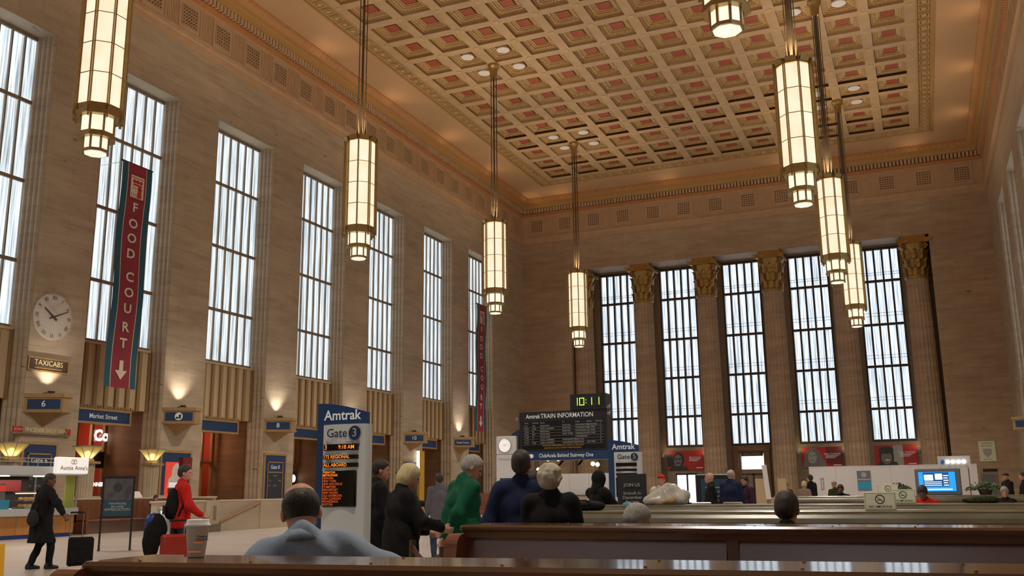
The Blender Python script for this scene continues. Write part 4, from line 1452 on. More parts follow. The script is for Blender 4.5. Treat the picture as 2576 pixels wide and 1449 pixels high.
# ================================================================ PYLONS AND THE DEPARTURE BOARD
def arch_fin(x0, x1, zl, zr, up):
    n = 10
    top = []
    for i in range(n+1):
        u = i/n
        top.append((x1+(x0-x1)*u, zr+(zl-zr)*math.sin(u*PI/2)**1.0))
    return [(x0, 0), (x1, 0)]+top
def gate_pylon(x, y, num, label, rows):
    t = thing('gate_pylon', label, 'sign', (x, y, 0), 0, 'silver and blue gate pylons')
    n = 12
    pts = []
    for i in range(n+1):
        u = -0.27+0.54*i/n
        pts.append((u, -0.05*(1-(u/0.27)**2)))
    pts += [(0.285, 0.03), (0.285, 0.12), (-0.285, 0.12), (-0.285, 0.03)]
    MB().prism(pts, 'z', 0.0, 2.13).build('body', 'silver', t)
    MB().prism(arch_fin(-0.44, 0.20, 2.385, 2.27, 0), 'y', 0.125, 0.2).build('fin', 'blue', t)
    txt('Amtrak', 0.155, 'white_text', t, -0.11, 0.12, 2.24, bold=0.016)
    txt('Gate', 0.135, 'blue_dark', t, -0.06, -0.056, 2.03, bold=0.006)
    b = MB().ell(0, 0, 0.078, 0.078, 0, 0, 24)
    d = b.build('number_disc', 'blue_dark', t, loc=(0.165, -0.052, 2.03))
    txt(num, 0.13, 'light_print', d, 0, -0.003, 0, bold=0.012)
    for z0, z1 in ((1.845, 1.915), (1.752, 1.797), (1.665, 1.710)):
        MB().box(-0.225, 0.205, -0.058, 0.0, z0, z1).build('display', 'screen', t)
    MB().bevbox(-0.235, 0.19, -0.06, 0.0, 1.24, 1.63, 0.012).build('display', 'screen', t)
    for s, u, z in (('Track', -0.2, 1.935), ('Departs', 0.06, 1.935), ('No.', -0.21, 1.815), ('Name', -0.06, 1.815), ('Status', -0.19, 1.728), ('To', -0.22, 1.645)):
        txt(s, 0.028, 'dark_print', t, u, -0.056, z, align='LEFT')
    for s, u, z, sz, m in rows:
        txt(s, sz, m, t, u, -0.0615, z, align='LEFT', bold=0.008)
    return t
rows = [('3', -0.215, 1.88, 0.075, 'led'), ('9:18 AM', -0.035, 1.88, 0.06, 'led'), ('172 REGIONAL', -0.22, 1.775, 0.05, 'led'), ('ALL ABOARD', -0.22, 1.688, 0.05, 'led')]
for i, s in enumerate(('TRENTON', 'METROPARK', 'NEWARK', 'NEW YORK', 'NEW ROCHELLE', 'STAMFORD', 'BRIDGEPORT', 'NEW HAVEN', 'OLD SAYBROOK', 'NEW LONDON', 'PROVIDENCE', 'BOSTON')):
    rows.append((s, -0.225, 1.61-0.031*i, 0.034, 'led_dim' if i > 1 else 'led'))
gate_pylon(-5.84, 8.98, '3', 'silver gate pylon reading Gate three with glowing orange train list', rows)
gate_pylon(-5.52, 18.85, '5', 'silver gate pylon reading Gate five with dark empty displays', [])
# information pylon with clock
t = thing('information_pylon', 'tall white information pylon with a round lit clock', 'sign', (-11.42, 26.3, 0), 0)
MB().bevbox(-0.32, 0.32, -0.02, 0.25, 0, 2.43, 0.02).build('body', 'hoard', t)
MB().bevbox(-0.32, 0.32, -0.02, 0.25, 2.44, 2.98, 0.02).build('head', 'hoard', t)
MB().lathe([(0.20, 0), (0.21, 0.02), (0.185, 0.025)], 28).build('clock_rim', 'steel', t, loc=(-0.03, -0.02, 2.70), rot=(PI/2, 0, 0))
MB().ell(0, 0, 0.19, 0.19, 0, 0, 28).build('clock_dial', 'lightbox', t, loc=(-0.03, -0.046, 2.70))
b = MB()
for a, L in ((R(305), 0.09), (R(60), 0.14)):
    b.flat([(-0.006*math.cos(a), 0.006*math.sin(a)), (0.006*math.cos(a), -0.006*math.sin(a)), (L*math.sin(a), L*math.cos(a))], 0)
b.build('clock_hand', 'dark_print', t, loc=(-0.03, -0.05, 2.70))
txt('Information', 0.1, 'light_print', t, -0.02, -0.025, 2.3)
MB().box(-0.2, 0.22, -0.03, 0, 1.2, 1.75).build('screen', 'poster_blue', t)
# departure board
t = thing('departure_board', 'black train information departure board with rows of split flap text', 'departure board', (-9.62, 26.3, 0), 0)
MB().box(-1.36, 1.36, 0, 0.4, 2.49, 3.66).build('cabinet', 'black', t)
b = MB().box(-1.42, 1.4, -0.04, 0.45, 2.24, 2.49)
b.build('beam', 'blue', t)
b = MB()
b.prism([(-1.75, 0), (-1.3, 0), (-1.3, 3.22), (-1.5, 3.18), (-1.68, 3.08), (-1.75, 3.0)], 'y', 0.26, 0.4)
b.prism([(1.32, 0), (1.62, 0), (1.62, 2.42), (1.5, 2.49), (1.32, 2.52)], 'y', 0.2, 0.4)
b.build('post', 'blue', t)
MB().box(-1.28, 1.28, -0.01, 0, 2.56, 3.38).build('flap_field', 'screen', t)
txt('Amtrak', 0.17, 'white_text', t, -0.92, -0.012, 3.52, bold=0.016, sx=0.85)
txt('TRAIN INFORMATION', 0.19, 'white_text', t, 0.14, -0.012, 3.52, bold=0.01, sx=0.86)
for s, u in (('Time', -1.2), ('Number', -0.95), ('Name', -0.7), ('To', 0.0), ('From', 0.4), ('Status', 0.75), ('Stairway', 1.02)):
    txt(s, 0.06, 'light_print', t, u, -0.014, 3.33, align='LEFT')
brow = [('9:12', '183', 'REGIONAL', 'BOSTON', 'WASHINGTON', 'BOARDING', '5'), ('10:15', '2168', 'ACELA EXPRESS', 'BOSTON', 'WASHINGTON', 'ON TIME', '4'),
        ('10:24', '85', 'REGIONAL', 'BOSTON', 'RICHMOND', 'ON TIME', '6'), ('10:35', '644', 'KEYSTONE', 'NEW YORK', 'HARRISBURG', 'ON TIME', '3'), ('11:00', '61', 'KEYSTONE', '', 'HARRISBURG', '', '2'),
        ('11:10', '2', 'ACELA EXPRESS', 'WASHINGTON', 'BOSTON', '', '5'), ('11:17', '2107', 'ACELA EXPRESS', 'WASHINGTON', 'BOSTON', 'ON TIME', '4')]
for i, rw in enumerate(brow):
    z = 3.24-i*0.083
    for s, u in zip(rw, (-1.2, -0.95, -0.7, 0.0, 0.4, 0.75, 1.15)):
        if s:
            txt(s, 0.062, 'light_print', t, u, -0.014, z, 'row_text', align='LEFT')
    MB().rect(-1.26, 1.26, z-0.045, z-0.041, -0.0125).build('row_rule', 'light_print', t)
txt('TICKETED PASSENGERS MAY WAIT AT THE GATE', 0.058, 'ochre', t, 0.0, -0.014, 2.66)
txt('ARRIVE FOR GATE TWENTY MINUTES EARLY', 0.058, 'ochre', t, 0.0, -0.014, 2.59)
txt('ClubAcela Behind Stairway One', 0.15, 'white_text', t, 0.1, -0.046, 2.37, bold=0.008, sx=0.86)
b = MB().ell(0, 0, 0.075, 0.06, 0, 0, 20)
b.build('emblem', 'white_text', t, loc=(-0.98, -0.046, 2.37))
b = MB()
for u, z in ((-1.42, 3.45), (1.44, 3.52), (1.44, 3.7)):
    b.ball((u, -0.05, z), (0.06, 0.06, 0.06), 10, 6)
    b.cyl((u, 0, z+0.04), (u, 0.1, z+0.1), 0.02, 0.02, 6)
b.build('camera_dome', 'tv_case', t)
t = thing('digital_clock', 'boxy black digital clock reading 10:11 in green on top of the departure board', 'clock', (-8.81, 26.25, 3.665), 0)
MB().box(-0.54, 0.54, 0, 0.5, 0, 0.45).build('case', 'black', t)
MB().box(-0.42, 0.46, -0.012, 0, 0.08, 0.39).build('window', 'screen', t)
def seg(b, x, w, h, z, parts):
    q = 0.022
    R_ = {'a': (x, x+w, z+h-q, z+h), 'd': (x, x+w, z, z+q), 'b': (x+w-q, x+w, z+h/2, z+h), 'c': (x+w-q, x+w, z, z+h/2), 'e': (x, x+q, z, z+h/2), 'f': (x, x+q, z+h/2, z+h), 'g': (x, x+w, z+h/2-q/2, z+h/2+q/2)}
    for p in parts:
        b.rect(*R_[p], -0.014)
b = MB()
seg(b, -0.42, 0.12, 0.22, 0.12, 'bc')
seg(b, -0.25, 0.15, 0.22, 0.12, 'abcdef')
b.rect(-0.06, -0.035, 0.18, 0.205, -0.014)
b.rect(-0.06, -0.035, 0.26, 0.285, -0.014)
seg(b, 0.02, 0.12, 0.22, 0.12, 'bc')
seg(b, 0.24, 0.12, 0.22, 0.12, 'bc')
b.build('digit', 'led_green', t)

# ================================================================ BENCHES AND PARAPETS
def end_profile():
    pts = [(0.22, 0.0), (0.22, 1.10), (0.14, 1.118), (0.02, 1.12)]
    for i in range(6):
        a = PI/2*i/5
        pts.append((-0.02-0.09*math.sin(a), 1.03+0.09*math.cos(a)))
    pts += [(-0.14, 0.90), (-0.20, 0.78), (-0.34, 0.70), (-0.52, 0.67), (-0.60, 0.61), (-0.60, 0.52), (-0.56, 0.0)]
    return pts
EP = end_profile()
def bench(x0, x1, y, rz, label, w_cap=0.36, seams=1.9, eh=1.11):
    """double sided bench, local x along it, cap centre on y = 0.18"""
    L = x1-x0
    t = thing('waiting_bench', label, 'bench', (x0, y, 0), rz, 'long wooden waiting benches')
    b = MB()
    b.bevbox(0.0, L, -0.02, w_cap+0.02, 1.125, 1.17, 0.014)
    b.box(0.02, L-0.02, 0.01, w_cap-0.01, 1.085, 1.125)
    b.build('cap', 'wood_top', t)
    n = max(1, round(L/seams))
    st = 0.08
    for i in range(n):
        a, c = i*L/n+st/2, (i+1)*L/n-st/2
        b = MB()
        b.add([(a, 0.06, 1.09), (c, 0.06, 1.09), (c, -0.08, 0.44), (a, -0.08, 0.44), (a, 0.12, 1.09), (c, 0.12, 1.09), (c, 0.1, 0.44), (a, 0.1, 0.44)],
              [(0, 3, 2, 1), (4, 5, 6, 7), (0, 4, 7, 3), (1, 2, 6, 5), (0, 1, 5, 4), (3, 7, 6, 2)])
        b.add([(a, w_cap-0.06, 1.09), (c, w_cap-0.06, 1.09), (c, w_cap+0.03, 0.44), (a, w_cap+0.03, 0.44), (a, w_cap-0.12, 1.09), (c, w_cap-0.12, 1.09), (c, w_cap-0.1, 0.44), (a, w_cap-0.1, 0.44)],
              [(0, 1, 2, 3), (4, 7, 6, 5), (0, 3, 7, 4), (1, 5, 6, 2), (0, 4, 5, 1), (3, 2, 6, 7)])
        b.build('back_panel', 'wood', t)
    b = MB()
    for i in range(n+1):
        u = min(max(i*L/n, st/2), L-st/2)
        b.box(u-st/2+0.004, u+st/2-0.004, 0.045, w_cap-0.045, 0.1, 1.088)
    b.build('stile', 'wood', t)
    for s in (0, 1):
        b = MB()
        if s == 0:
            b.bevbox(0.03, L-0.03, -0.52, -0.02, 0.40, 0.45, 0.012)
            b.box(0.05, L-0.05, -0.46, -0.42, 0.05, 0.40)
        else:
            b.bevbox(0.03, L-0.03, w_cap+0.02, w_cap+0.52, 0.40, 0.45, 0.012)
            b.box(0.05, L-0.05, w_cap+0.42, w_cap+0.46, 0.05, 0.40)
        b.build('seat', 'wood', t)
    MB().box(0.1, L-0.1, 0.02, w_cap-0.02, 0.0, 0.42).build('plinth', 'wood', t)
    for u in (-0.07, L-0.03):
        b = MB()
        b.prism([(yy, z*eh/1.12) for yy, z in EP], 'x', u, u+0.10)
        b.prism([(w_cap-yy, z*eh/1.12) for yy, z in EP][::-1], 'x', u, u+0.10)
        b.build('end_panel', 'wood_end', t)
    b = MB()
    for i in range(int(L/0.45)):
        for yy in (0.05, w_cap-0.05):
            b.cyl((0.2+i*0.45, yy, 1.169), (0.2+i*0.45, yy, 1.174), 0.006, 0.006, 6)
    stuff(b.build('cap_screw', 'gold', t))
    return t
bench(-2.78, 2.4, 2.62, R(5.5), 'long dark wooden bench back nearest the viewer, paper cup standing on it', eh=1.15)
bench(-2.98, 2.6, 6.06, R(-2.2), 'long dark wooden bench, second from the viewer, behind the near one', 0.42)

def parapet(x0, x1, y, label, h=1.17, th=0.42):
    t = thing('marble_parapet', label, 'parapet', (x0, y, 0), 0, 'marble parapets round the stairwells')
    L = x1-x0
    pts = [(0, 0), (th, 0), (th, h-0.12), (th+0.03, h-0.1), (th+0.03, h-0.02), (th, h), (0.05, h), (0.0, h-0.015)]
    for i in range(7):
        a = PI*i/6
        pts.append((-0.06*math.sin(a), h-0.03-0.09*(1-math.cos(a))))
    b = MB()
    b.prism(pts, 'x', 0, L)
    b.build('coping_wall', 'marble', t)
    return t
parapet(-4.0, 4.4, 10.05, 'greenish marble parapet carrying the nearest no smoking sign')
parapet(-4.9, 5.0, 13.75, 'marble parapet across the stairwell, second no smoking sign on it')
parapet(-3.4, 5.6, 24.9, 'low marble parapet with plants and the television on top')
def wall_bench(x0, x1, y, label, h=0.98):
    t = thing('wall_bench', label, 'bench', (x0, y, 0), 0, 'single benches against the parapets')
    L = x1-x0
    b = MB()
    b.add([(0, 0, h), (L, 0, h), (L, -0.1, 0.44), (0, -0.1, 0.44), (0, 0.08, h), (L, 0.08, h), (L, 0.08, 0.44), (0, 0.08, 0.44)],
          [(0, 3, 2, 1), (4, 5, 6, 7), (0, 4, 7, 3), (1, 2, 6, 5), (0, 1, 5, 4), (3, 7, 6, 2)])
    b.build('back', 'wood_end', t)
    b = MB().bevbox(0, L, -0.55, -0.08, 0.40, 0.45, 0.012)
    b.box(0.05, L-0.05, -0.5, -0.1, 0, 0.4)
    b.build('seat', 'wood', t)
    for u in (-0.08, L):
        MB().prism([(0.08, 0), (0.08, h+0.02), (0.0, h+0.03), (-0.12, h-0.02), (-0.2, h-0.12), (-0.26, 0.75), (-0.5, 0.66), (-0.58, 0.6), (-0.56, 0)], 'x', u, u+0.08).build('end_panel', 'wood_end', t)
wall_bench(-3.6, 4.2, 9.9, 'wooden bench set against the nearest marble parapet', 1.04)
wall_bench(-3.2, 5.4, 24.75, 'brown wooden bench against the marble parapet with the television', 1.0)
t = thing('side_bench', 'dark wooden bench against a stone parapet beside the snack kiosk', 'bench', (-28.75, 26.6, 0), PI/2)
L = 7.4
b = MB().box(0, L, 0.0, 0.1, 0.4, 1.18)
b.build('back', 'wood_end', t)
b = MB().bevbox(0, L, -0.5, 0, 0.44, 0.5, 0.015)
b.build('seat', 'wood_end', t)
MB().box(0.05, L-0.05, -0.42, 0, 0, 0.44).build('base', 'wood', t)
for u in (0, L-0.08):
    MB().box(u, u+0.08, -0.52, 0.1, 0, 0.75).build('end_panel', 'wood_end', t)
t = thing('stone_parapet', 'long stone parapet behind the dark side bench', 'parapet', (-29.25, 26.4, 0), PI/2)
MB().box(0, 8.4, 0.05, 0.35, 0, 1.2).build('wall', 'parapet', t)
MB().bevbox(-0.05, 8.45, 0.0, 0.42, 1.2, 1.28, 0.02).build('coping', 'parapet', t)
# stair parapet with newel and handrail
t = thing('stair_parapet', 'stone stair parapet with square newel and sloping brass handrail', 'parapet', (-24.75, 29.0, 0), PI/2)
MB().box(-0.2, 0.45, -0.25, 0.45, 0, 0.28).build('newel_base', 'marble', t)
MB().box(-0.15, 0.40, -0.2, 0.4, 0.28, 1.16).build('newel', 'parapet', t)
MB().box(0.05, 0.22, -0.21, -0.19, 0.42, 0.95).build('newel_grille', 'bronze', t)
MB().box(0.40, 9.0, 0.0, 0.3, 0, 1.08).build('wall', 'parapet', t)
MB().box(-2.6, -0.15, 0.0, 0.3, 0, 1.08).build('wall', 'parapet', t)
MB().bevbox(-2.65, 9.05, -0.04, 0.36, 1.08, 1.16, 0.02).build('coping', 'parapet', t)
MB().box(3.05, 3.5, -0.05, 0.0, 0, 1.08).build('pilaster', 'parapet', t)
b = MB()
b.tube([(0.5, -0.12, 0.30), (2.85, -0.12, 1.0), (2.95, -0.03, 1.0)], 0.05)
b.build('handrail', 'brown_panel', t)
b = MB()
for u, z in ((1.1, 0.45), (2.7, 0.9)):
    b.cyl((u, -0.12, z), (u, 0.0, z-0.05), 0.018, 0.018, 6)
b.build('rail_bracket', 'bronze', t)
# brochure racks on the copings
for x, y, z, nm in ((-29.45, 30.2, 1.28, 'small white brochure rack on the coping behind the poster stand'), (-24.9, 27.4, 1.16, 'small white brochure rack on the coping beside the red hooded traveller')):
    t = thing('brochure_rack', nm, 'rack', (x, y, z), PI/2)
    MB().add([(-0.22, -0.12, 0), (0.22, -0.12, 0), (0.22, 0.12, 0), (-0.22, 0.12, 0), (-0.22, 0.08, 0.24), (0.22, 0.08, 0.24)], [(0, 1, 5, 4), (3, 4, 5, 2), (0, 4, 3), (1, 2, 5), (0, 3, 2, 1)]).build('holder', 'white', t)
    MB().box(-0.16, 0.16, -0.01, 0.01, 0.05, 0.2).build('leaflet', 'light_print', t, loc=(0, -0.06, 0.02), rot=(-0.6, 0, 0))

# torcheres
for y, nm in ((25.45, 'lit torchere lamp behind the snack kiosk at the edge of view'), (29.0, 'lit torchere lamp in front of the coffee shop'), (32.55, 'lit torchere lamp nearest the red poster case')):
    t = thing('torchere', nm, 'lamp', (-31.0, y, 0), PI/2, 'torchere lamps')
    MB().box(-0.42, 0.42, -0.42, 0.42, 0, 1.35).build('plinth', 'parapet', t)
    b = MB()
    for k in range(16):
        a = 2*PI*k/16
        b.cyl((0.25*math.cos(a), 0.25*math.sin(a), 1.35), (0.27*math.cos(a), 0.27*math.sin(a), 2.62), 0.045, 0.045, 6)
    b.cyl((0, 0, 1.35), (0, 0, 2.62), 0.25, 0.27, 16)
    b.build('pedestal', 'parapet', t)
    b = MB().box(-0.36, 0.36, -0.36, 0.36, 2.62, 2.72)
    b.cyl((0, 0, 2.72), (0, 0, 2.84), 0.3, 0.22, 8)
    b.build('collar', 'gold_sign', t)
    b = MB()
    b.cyl((0, 0, 2.84), (0, 0, 3.28), 0.2, 0.6, 8, 0, False, PI/8)
    b.build('bowl', 'lamp_bowl' if 'lamp_bowl' in K else 'lamp_pane', t)
    MB().cyl((0, 0, 3.28), (0, 0, 3.33), 0.62, 0.62, 8, 0, True, PI/8).build('rim', 'bronze', t)
    b = MB()
    for k in range(8):
        a = 2*PI*k/8+PI/8
        b.cyl((0.2*math.cos(a), 0.2*math.sin(a), 2.84), (0.61*math.cos(a), 0.61*math.sin(a), 3.29), 0.012, 0.012, 5)
    b.build('rib', 'bronze', t)
    MB().ball((0, 0, 3.02), (0.12, 0.12, 0.12), 10, 8).build('bulb', 'bulb_hot', t)

# ================================================================ SNACK KIOSK
t = thing('snack_kiosk', 'snack kiosk with maple counter, blue plinth and a pale fascia', 'kiosk', (-27.6, 17.5, 0), PI/2)
L = 8.45
pl = [(0, 0), (L-0.55, 0), (L, 0.55), (L, 2.6), (0, 2.6)]
def inset(g):
    return [(0, g), (L-0.55-g*0.4, g), (L-g, 0.55+g*0.4), (L-g, 2.6-g), (0, 2.6-g)]
MB().prism(inset(0.05), 'z', 0, 0.13).build('plinth', 'kick', t)
MB().prism(inset(0.0), 'z', 0.13, 0.74).build('counter_base', 'kiosk_wood', t)
b = MB()
for i in range(8):
    u = 0.6+i*1.0
    b.box(u, u+0.02, -0.012, 0.0, 0.15, 0.73)
b.build('panel_joint', 'bronze', t)
MB().prism([(0, -0.12), (L-0.5, -0.12), (L+0.12, 0.5), (L+0.12, 2.7), (0, 2.7)], 'z', 0.74, 0.97).build('counter_top', 'counter', t)
MB().prism([(0, -0.3), (L-0.45, -0.3), (L+0.22, 0.4), (L+0.22, 2.75), (0, 2.75)], 'z', 2.08, 2.36).build('fascia', 'counter', t)
b = MB()
for z in (2.5, 2.62):
    b.tube([(0, -0.28, z), (L-0.45, -0.28, z), (L+0.2, 0.4, z)], 0.015, 6)
for u in (0.3, 2.0, 4.0, 6.0, 7.9):
    b.cyl((u, -0.28, 2.36), (u, -0.28, 2.62), 0.015, 0.015, 6)
b.build('rail', 'steel', t)
b = MB()
for u, v in ((L-0.4, 0.1), (L+0.08, 0.6), (L-0.1, 2.5), (3.0, 0.1), (0.2, 0.1)):
    b.cyl((u, v, 0.97), (u, v, 2.08), 0.035, 0.035, 8)
b.build('post', 'steel', t)
b = MB()
for u in (4.05, 7.95):
    b.box(u-0.2, u+0.2, 0.3, 0.36, 0.97, 2.08)
b.build('lime_panel', 'lime', t)
b = MB()
b.box(0.5, 7.9, 2.3, 2.4, 0.97, 2.08)
b.build('back_panel', 'cloth_char', t)
b = MB()
b.box(5.6, 7.5, 2.2, 2.29, 1.55, 1.95)
b.build('menu_board', 'dark_red', t)
MB().box(4.5, 5.0, 0.9, 1.4, 0.97, 1.75).build('drink_cooler', 'red', t)
b = MB()
b.box(5.1, 5.9, 1.0, 1.5, 0.97, 1.8)
b.build('dispenser', 'tv_case', t)
b = MB().box(5.12, 5.88, 0.97, 1.0, 1.55, 1.75)
b.build('dispenser_label', 'lightbox_red', t)
b = MB()
for u in (1.5, 3.5, 5.5, 7.3):
    b.box(u-0.35, u+0.35, 0.8, 1.0, 2.04, 2.075)
b.build('ceiling_light', 'glow_white', t)
light('AREA', (-29.2, 23, 2.0), (-29.2, 23, 0), 60, (1.0, 0.85, 0.65), 'kiosk_light', shape='RECTANGLE', size=1.0, size_y=5.0)
t = thing('kiosk_sign', 'lit white box sign reading Auntie Anne\'s on the kiosk fascia', 'sign', (-27.14, 24.72, 2.12), PI/2)
MB().bevbox(-0.66, 0.66, -0.12, 0.12, 0, 0.56, 0.03).build('box', 'lightbox', t)
txt("Auntie Anne's", 0.205, 'grey_print', t, 0.02, -0.125, 0.19, bold=0.01)
b = MB()
for s in (-1, 1):
    for k in range(12):
        a = 2*PI*k/12
        b.ball((s*0.05+0.06*math.cos(a), -0.125, 0.40+0.07*math.sin(a)), (0.016, 0.01, 0.016), 6, 4)
b.build('pretzel_emblem', 'gold', t)
t = thing('pastry_case', 'sloped glass pastry case lit from inside on the kiosk counter', 'display case', (-27.75, 24.25, 0.972), PI/2)
b = MB().box(-0.75, 0.75, 0, 0.6, 0, 0.06)
b.box(-0.75, 0.75, 0.05, 0.6, 0.25, 0.28)
b.box(-0.75, 0.75, 0.3, 0.6, 0.52, 0.56)
b.build('frame', 'steel', t)
b = MB().add([(-0.75, 0, 0.06), (0.75, 0, 0.06), (0.75, 0.3, 0.54), (-0.75, 0.3, 0.54)], [(0, 1, 2, 3)])
b.add([(0.75, 0, 0.06), (0.75, 0.6, 0.06), (0.75, 0.6, 0.54), (0.75, 0.3, 0.54)], [(0, 1, 2, 3)])
b.build('glass', 'clear', t)
MB().box(-0.7, 0.7, 0.35, 0.55, 0.49, 0.515).build('tube_light', 'glow', t)
b = MB()
for z in (0.06, 0.28):
    for q in range(7):
        for r in range(2):
            b.ball((-0.6+q*0.2, 0.2+r*0.2, z+0.05), (0.08, 0.07, 0.045), 8, 5)
stuff(b.build('pretzel_batch', 'pastry', t))
t = thing('blue_box', 'bright blue box on the kiosk counter', 'box', (-27.8, 22.6, 0.972), PI/2)
MB().bevbox(-0.22, 0.22, -0.15, 0.15, 0, 0.28, 0.01).build('carton', 'sky_blue_box', t)
MB().box(-0.225, 0.225, -0.153, 0.153, 0.26, 0.3).build('lid', 'sky_blue_box', t)

# ================================================================ FLOOR STANDING THINGS
t = thing('poster_stand', 'black poster stand on two thin legs with a slate blue advert', 'poster stand', (-19.4, 19.25, 0), R(45))
b = MB()
for u in (-0.37, 0.37):
    b.box(u-0.025, u+0.025, -0.025, 0.025, 0.02, 1.86)
    b.box(u-0.03, u+0.03, -0.3, 0.3, 0.0, 0.03)
b.build('leg', 'black', t)
b = MB()
b.box(-0.37, 0.37, -0.03, 0.03, 1.82, 1.87)
b.box(-0.37, 0.37, -0.03, 0.03, 0.80, 0.85)
b.build('rail', 'black', t)
MB().box(-0.35, 0.35, -0.012, 0.012, 0.85, 1.82).build('photo_print', 'poster_top', t)
MB().rect(-0.35, 0.35, 0.85, 1.26, -0.014).build('text_field', 'poster_blue', t)
MB().ell(-0.02, 1.58, 0.12, 0.12, -0.014).build('emblem', 'dark_print', t)
for s, z in (('introducing', 1.18), ('@dunks', 1.1), ('APPRECIATION', 1.02)):
    txt(s if s[0] != '@' else 'fan-wide', 0.09, 'light_print', t, 0, -0.016, z, bold=0.01)
t = thing('waste_bin', 'cylindrical brushed steel waste bin on the pale floor', 'bin', (-21.85, 23.6, 0))
MB().lathe([(0.2, 0.0), (0.215, 0.03), (0.215, 0.9), (0.2, 0.92)], 28).build('drum', 'steel', t, True)
MB().lathe([(0.22, 0.92), (0.225, 0.95), (0.2, 1.0), (0.13, 1.01), (0.12, 0.97)], 28).build('lid', 'steel', t, True)
t = thing('wet_floor_sign', 'folding yellow floor sign cut by the edge of view', 'floor sign', (-12.45, 10.1, 0), R(50))
for s in (-1, 1):
    b = MB()
    b.add([(-0.16, s*0.2, 0), (0.16, s*0.2, 0), (0.13, s*0.02, 0.72), (-0.13, s*0.02, 0.72), (-0.16, s*0.2-0.02, 0), (0.16, s*0.2-0.02, 0), (0.13, s*0.02-0.02, 0.72), (-0.13, s*0.02-0.02, 0.72)],
          [(0, 1, 2, 3), (5, 4, 7, 6), (0, 4, 5, 1), (2, 6, 7, 3), (1, 5, 6, 2), (0, 3, 7, 4)])
    b.build('leaf', 'yellow', t)
t = thing('red_display_pole', 'dark red message box on a pole in front of the lit red poster', 'sign', (-31.5, 35.2, 0), PI/2)
MB().cyl((0, 0, 0), (0, 0, 2.2), 0.05, 0.05, 10).build('pole', 'bronze_dark', t)
MB().cyl((0, 0, 0), (0, 0, 0.04), 0.25, 0.22, 14).build('base', 'bronze_dark', t)
MB().box(-0.3, 0.3, -0.12, 0.12, 2.2, 3.05).build('message_box', 'dark_red', t)
MB().rect(-0.1, 0.2, 2.5, 2.75, -0.125).build('lit_message', 'red', t)

def no_smoking(x, y, z, label, sc=1.0, rz=0.0):
    t = thing('no_smoking_sign', label, 'sign', (x, y, z), rz, 'no smoking signs on the parapets')
    t.scale = (sc, sc, sc)
    MB().bevbox(-0.145, 0.145, -0.008, 0.008, 0, 0.17, 0.004).build('plate', 'mint', t)
    b = MB()
    for a, c, d, e in ((-0.137, 0.137, 0.008, 0.011), (-0.137, 0.137, 0.159, 0.162), (-0.137, -0.134, 0.008, 0.162), (0.134, 0.137, 0.008, 0.162)):
        b.rect(a, c, d, e, -0.0085)
    n = 28
    for k in range(n):
        a0, a1 = 2*PI*k/n, 2*PI*(k+1)/n
        b.flat([(0.036*math.cos(a0), 0.103+0.036*math.sin(a0)), (0.045*math.cos(a0), 0.103+0.045*math.sin(a0)), (0.045*math.cos(a1), 0.103+0.045*math.sin(a1)), (0.036*math.cos(a1), 0.103+0.036*math.sin(a1))][::-1], -0.009)
    b.flat([(-0.03, 0.128), (-0.026, 0.132), (0.03, 0.078), (0.026, 0.074)], -0.0095)
    b.rect(-0.026, 0.02, 0.092, 0.099, -0.009)
    b.build('symbol', 'dark_print', t)
    txt('NO SMOKING', 0.034, 'dark_print', t, 0, -0.0092, 0.032, bold=0.01)
    MB().box(-0.1, 0.1, 0.006, 0.06, 0, 0.012).build('foot', 'steel', t)
no_smoking(-0.43, 10.12, 1.17, 'no smoking sign on the nearest marble parapet, the largest one')
no_smoking(-0.3, 13.85, 1.17, 'no smoking sign half hidden behind the largest one', 1.08)
no_smoking(-0.86, 24.93, 1.17, 'no smoking sign among the plants on the farther parapet', 1.6)

# hoardings
t = thing('white_hoarding', 'long white hoarding below the portrait posters', 'hoarding', (-5.1, 48.0, 0))
Lh = 7.25
for i in range(6):
    MB().box(i*Lh/6+0.005, (i+1)*Lh/6-0.005, 0, 0.08, 0, 2.28).build('panel', 'hoard', t)
MB().box(0, Lh, -0.02, 0.1, 2.28, 2.33).build('capping', 'white', t)
b = MB()
for a, c, d, e in ((0.5, 0.64, 1.75, 1.78), (0.5, 0.64, 1.25, 1.28), (0.5, 0.53, 1.25, 1.78), (0.61, 0.64, 1.25, 1.78)):
    b.box(a, c, -0.03, 0, d, e)
b.build('pull_handle', 'steel', t)
t = thing('hoarding_poster', 'blue poster pinned to the long white hoarding', 'poster', (-2.65, 47.98, 1.2))
MB().box(-0.3, 0.3, -0.01, 0.01, 0, 0.9).build('sheet', 'tv_case', t)
MB().rect(-0.3, 0.3, 0.05, 0.4, -0.012).build('lower_field', 'sky_blue_box', t)
MB().ell(0, 0.72, 0.12, 0.12, -0.013).build('emblem', 'light_print', t)
txt('ANNIVERSARY', 0.09, 'white_text', t, 0, -0.014, 0.5)
t = thing('far_hoarding', 'white hoarding seen under the departure board', 'hoarding', (-17.2, 42.6, 0))
for i in range(4):
    MB().box(i*0.95+0.005, (i+1)*0.95-0.005, 0, 0.08, 1.15, 2.12).build('panel', 'hoard', t)
MB().box(0, 3.8, -0.3, 0.3, 0, 1.15).build('counter', 'parapet', t)
MB().box(0, 3.8, -0.34, 0.34, 1.1, 1.16).build('counter_edge', 'marble', t)
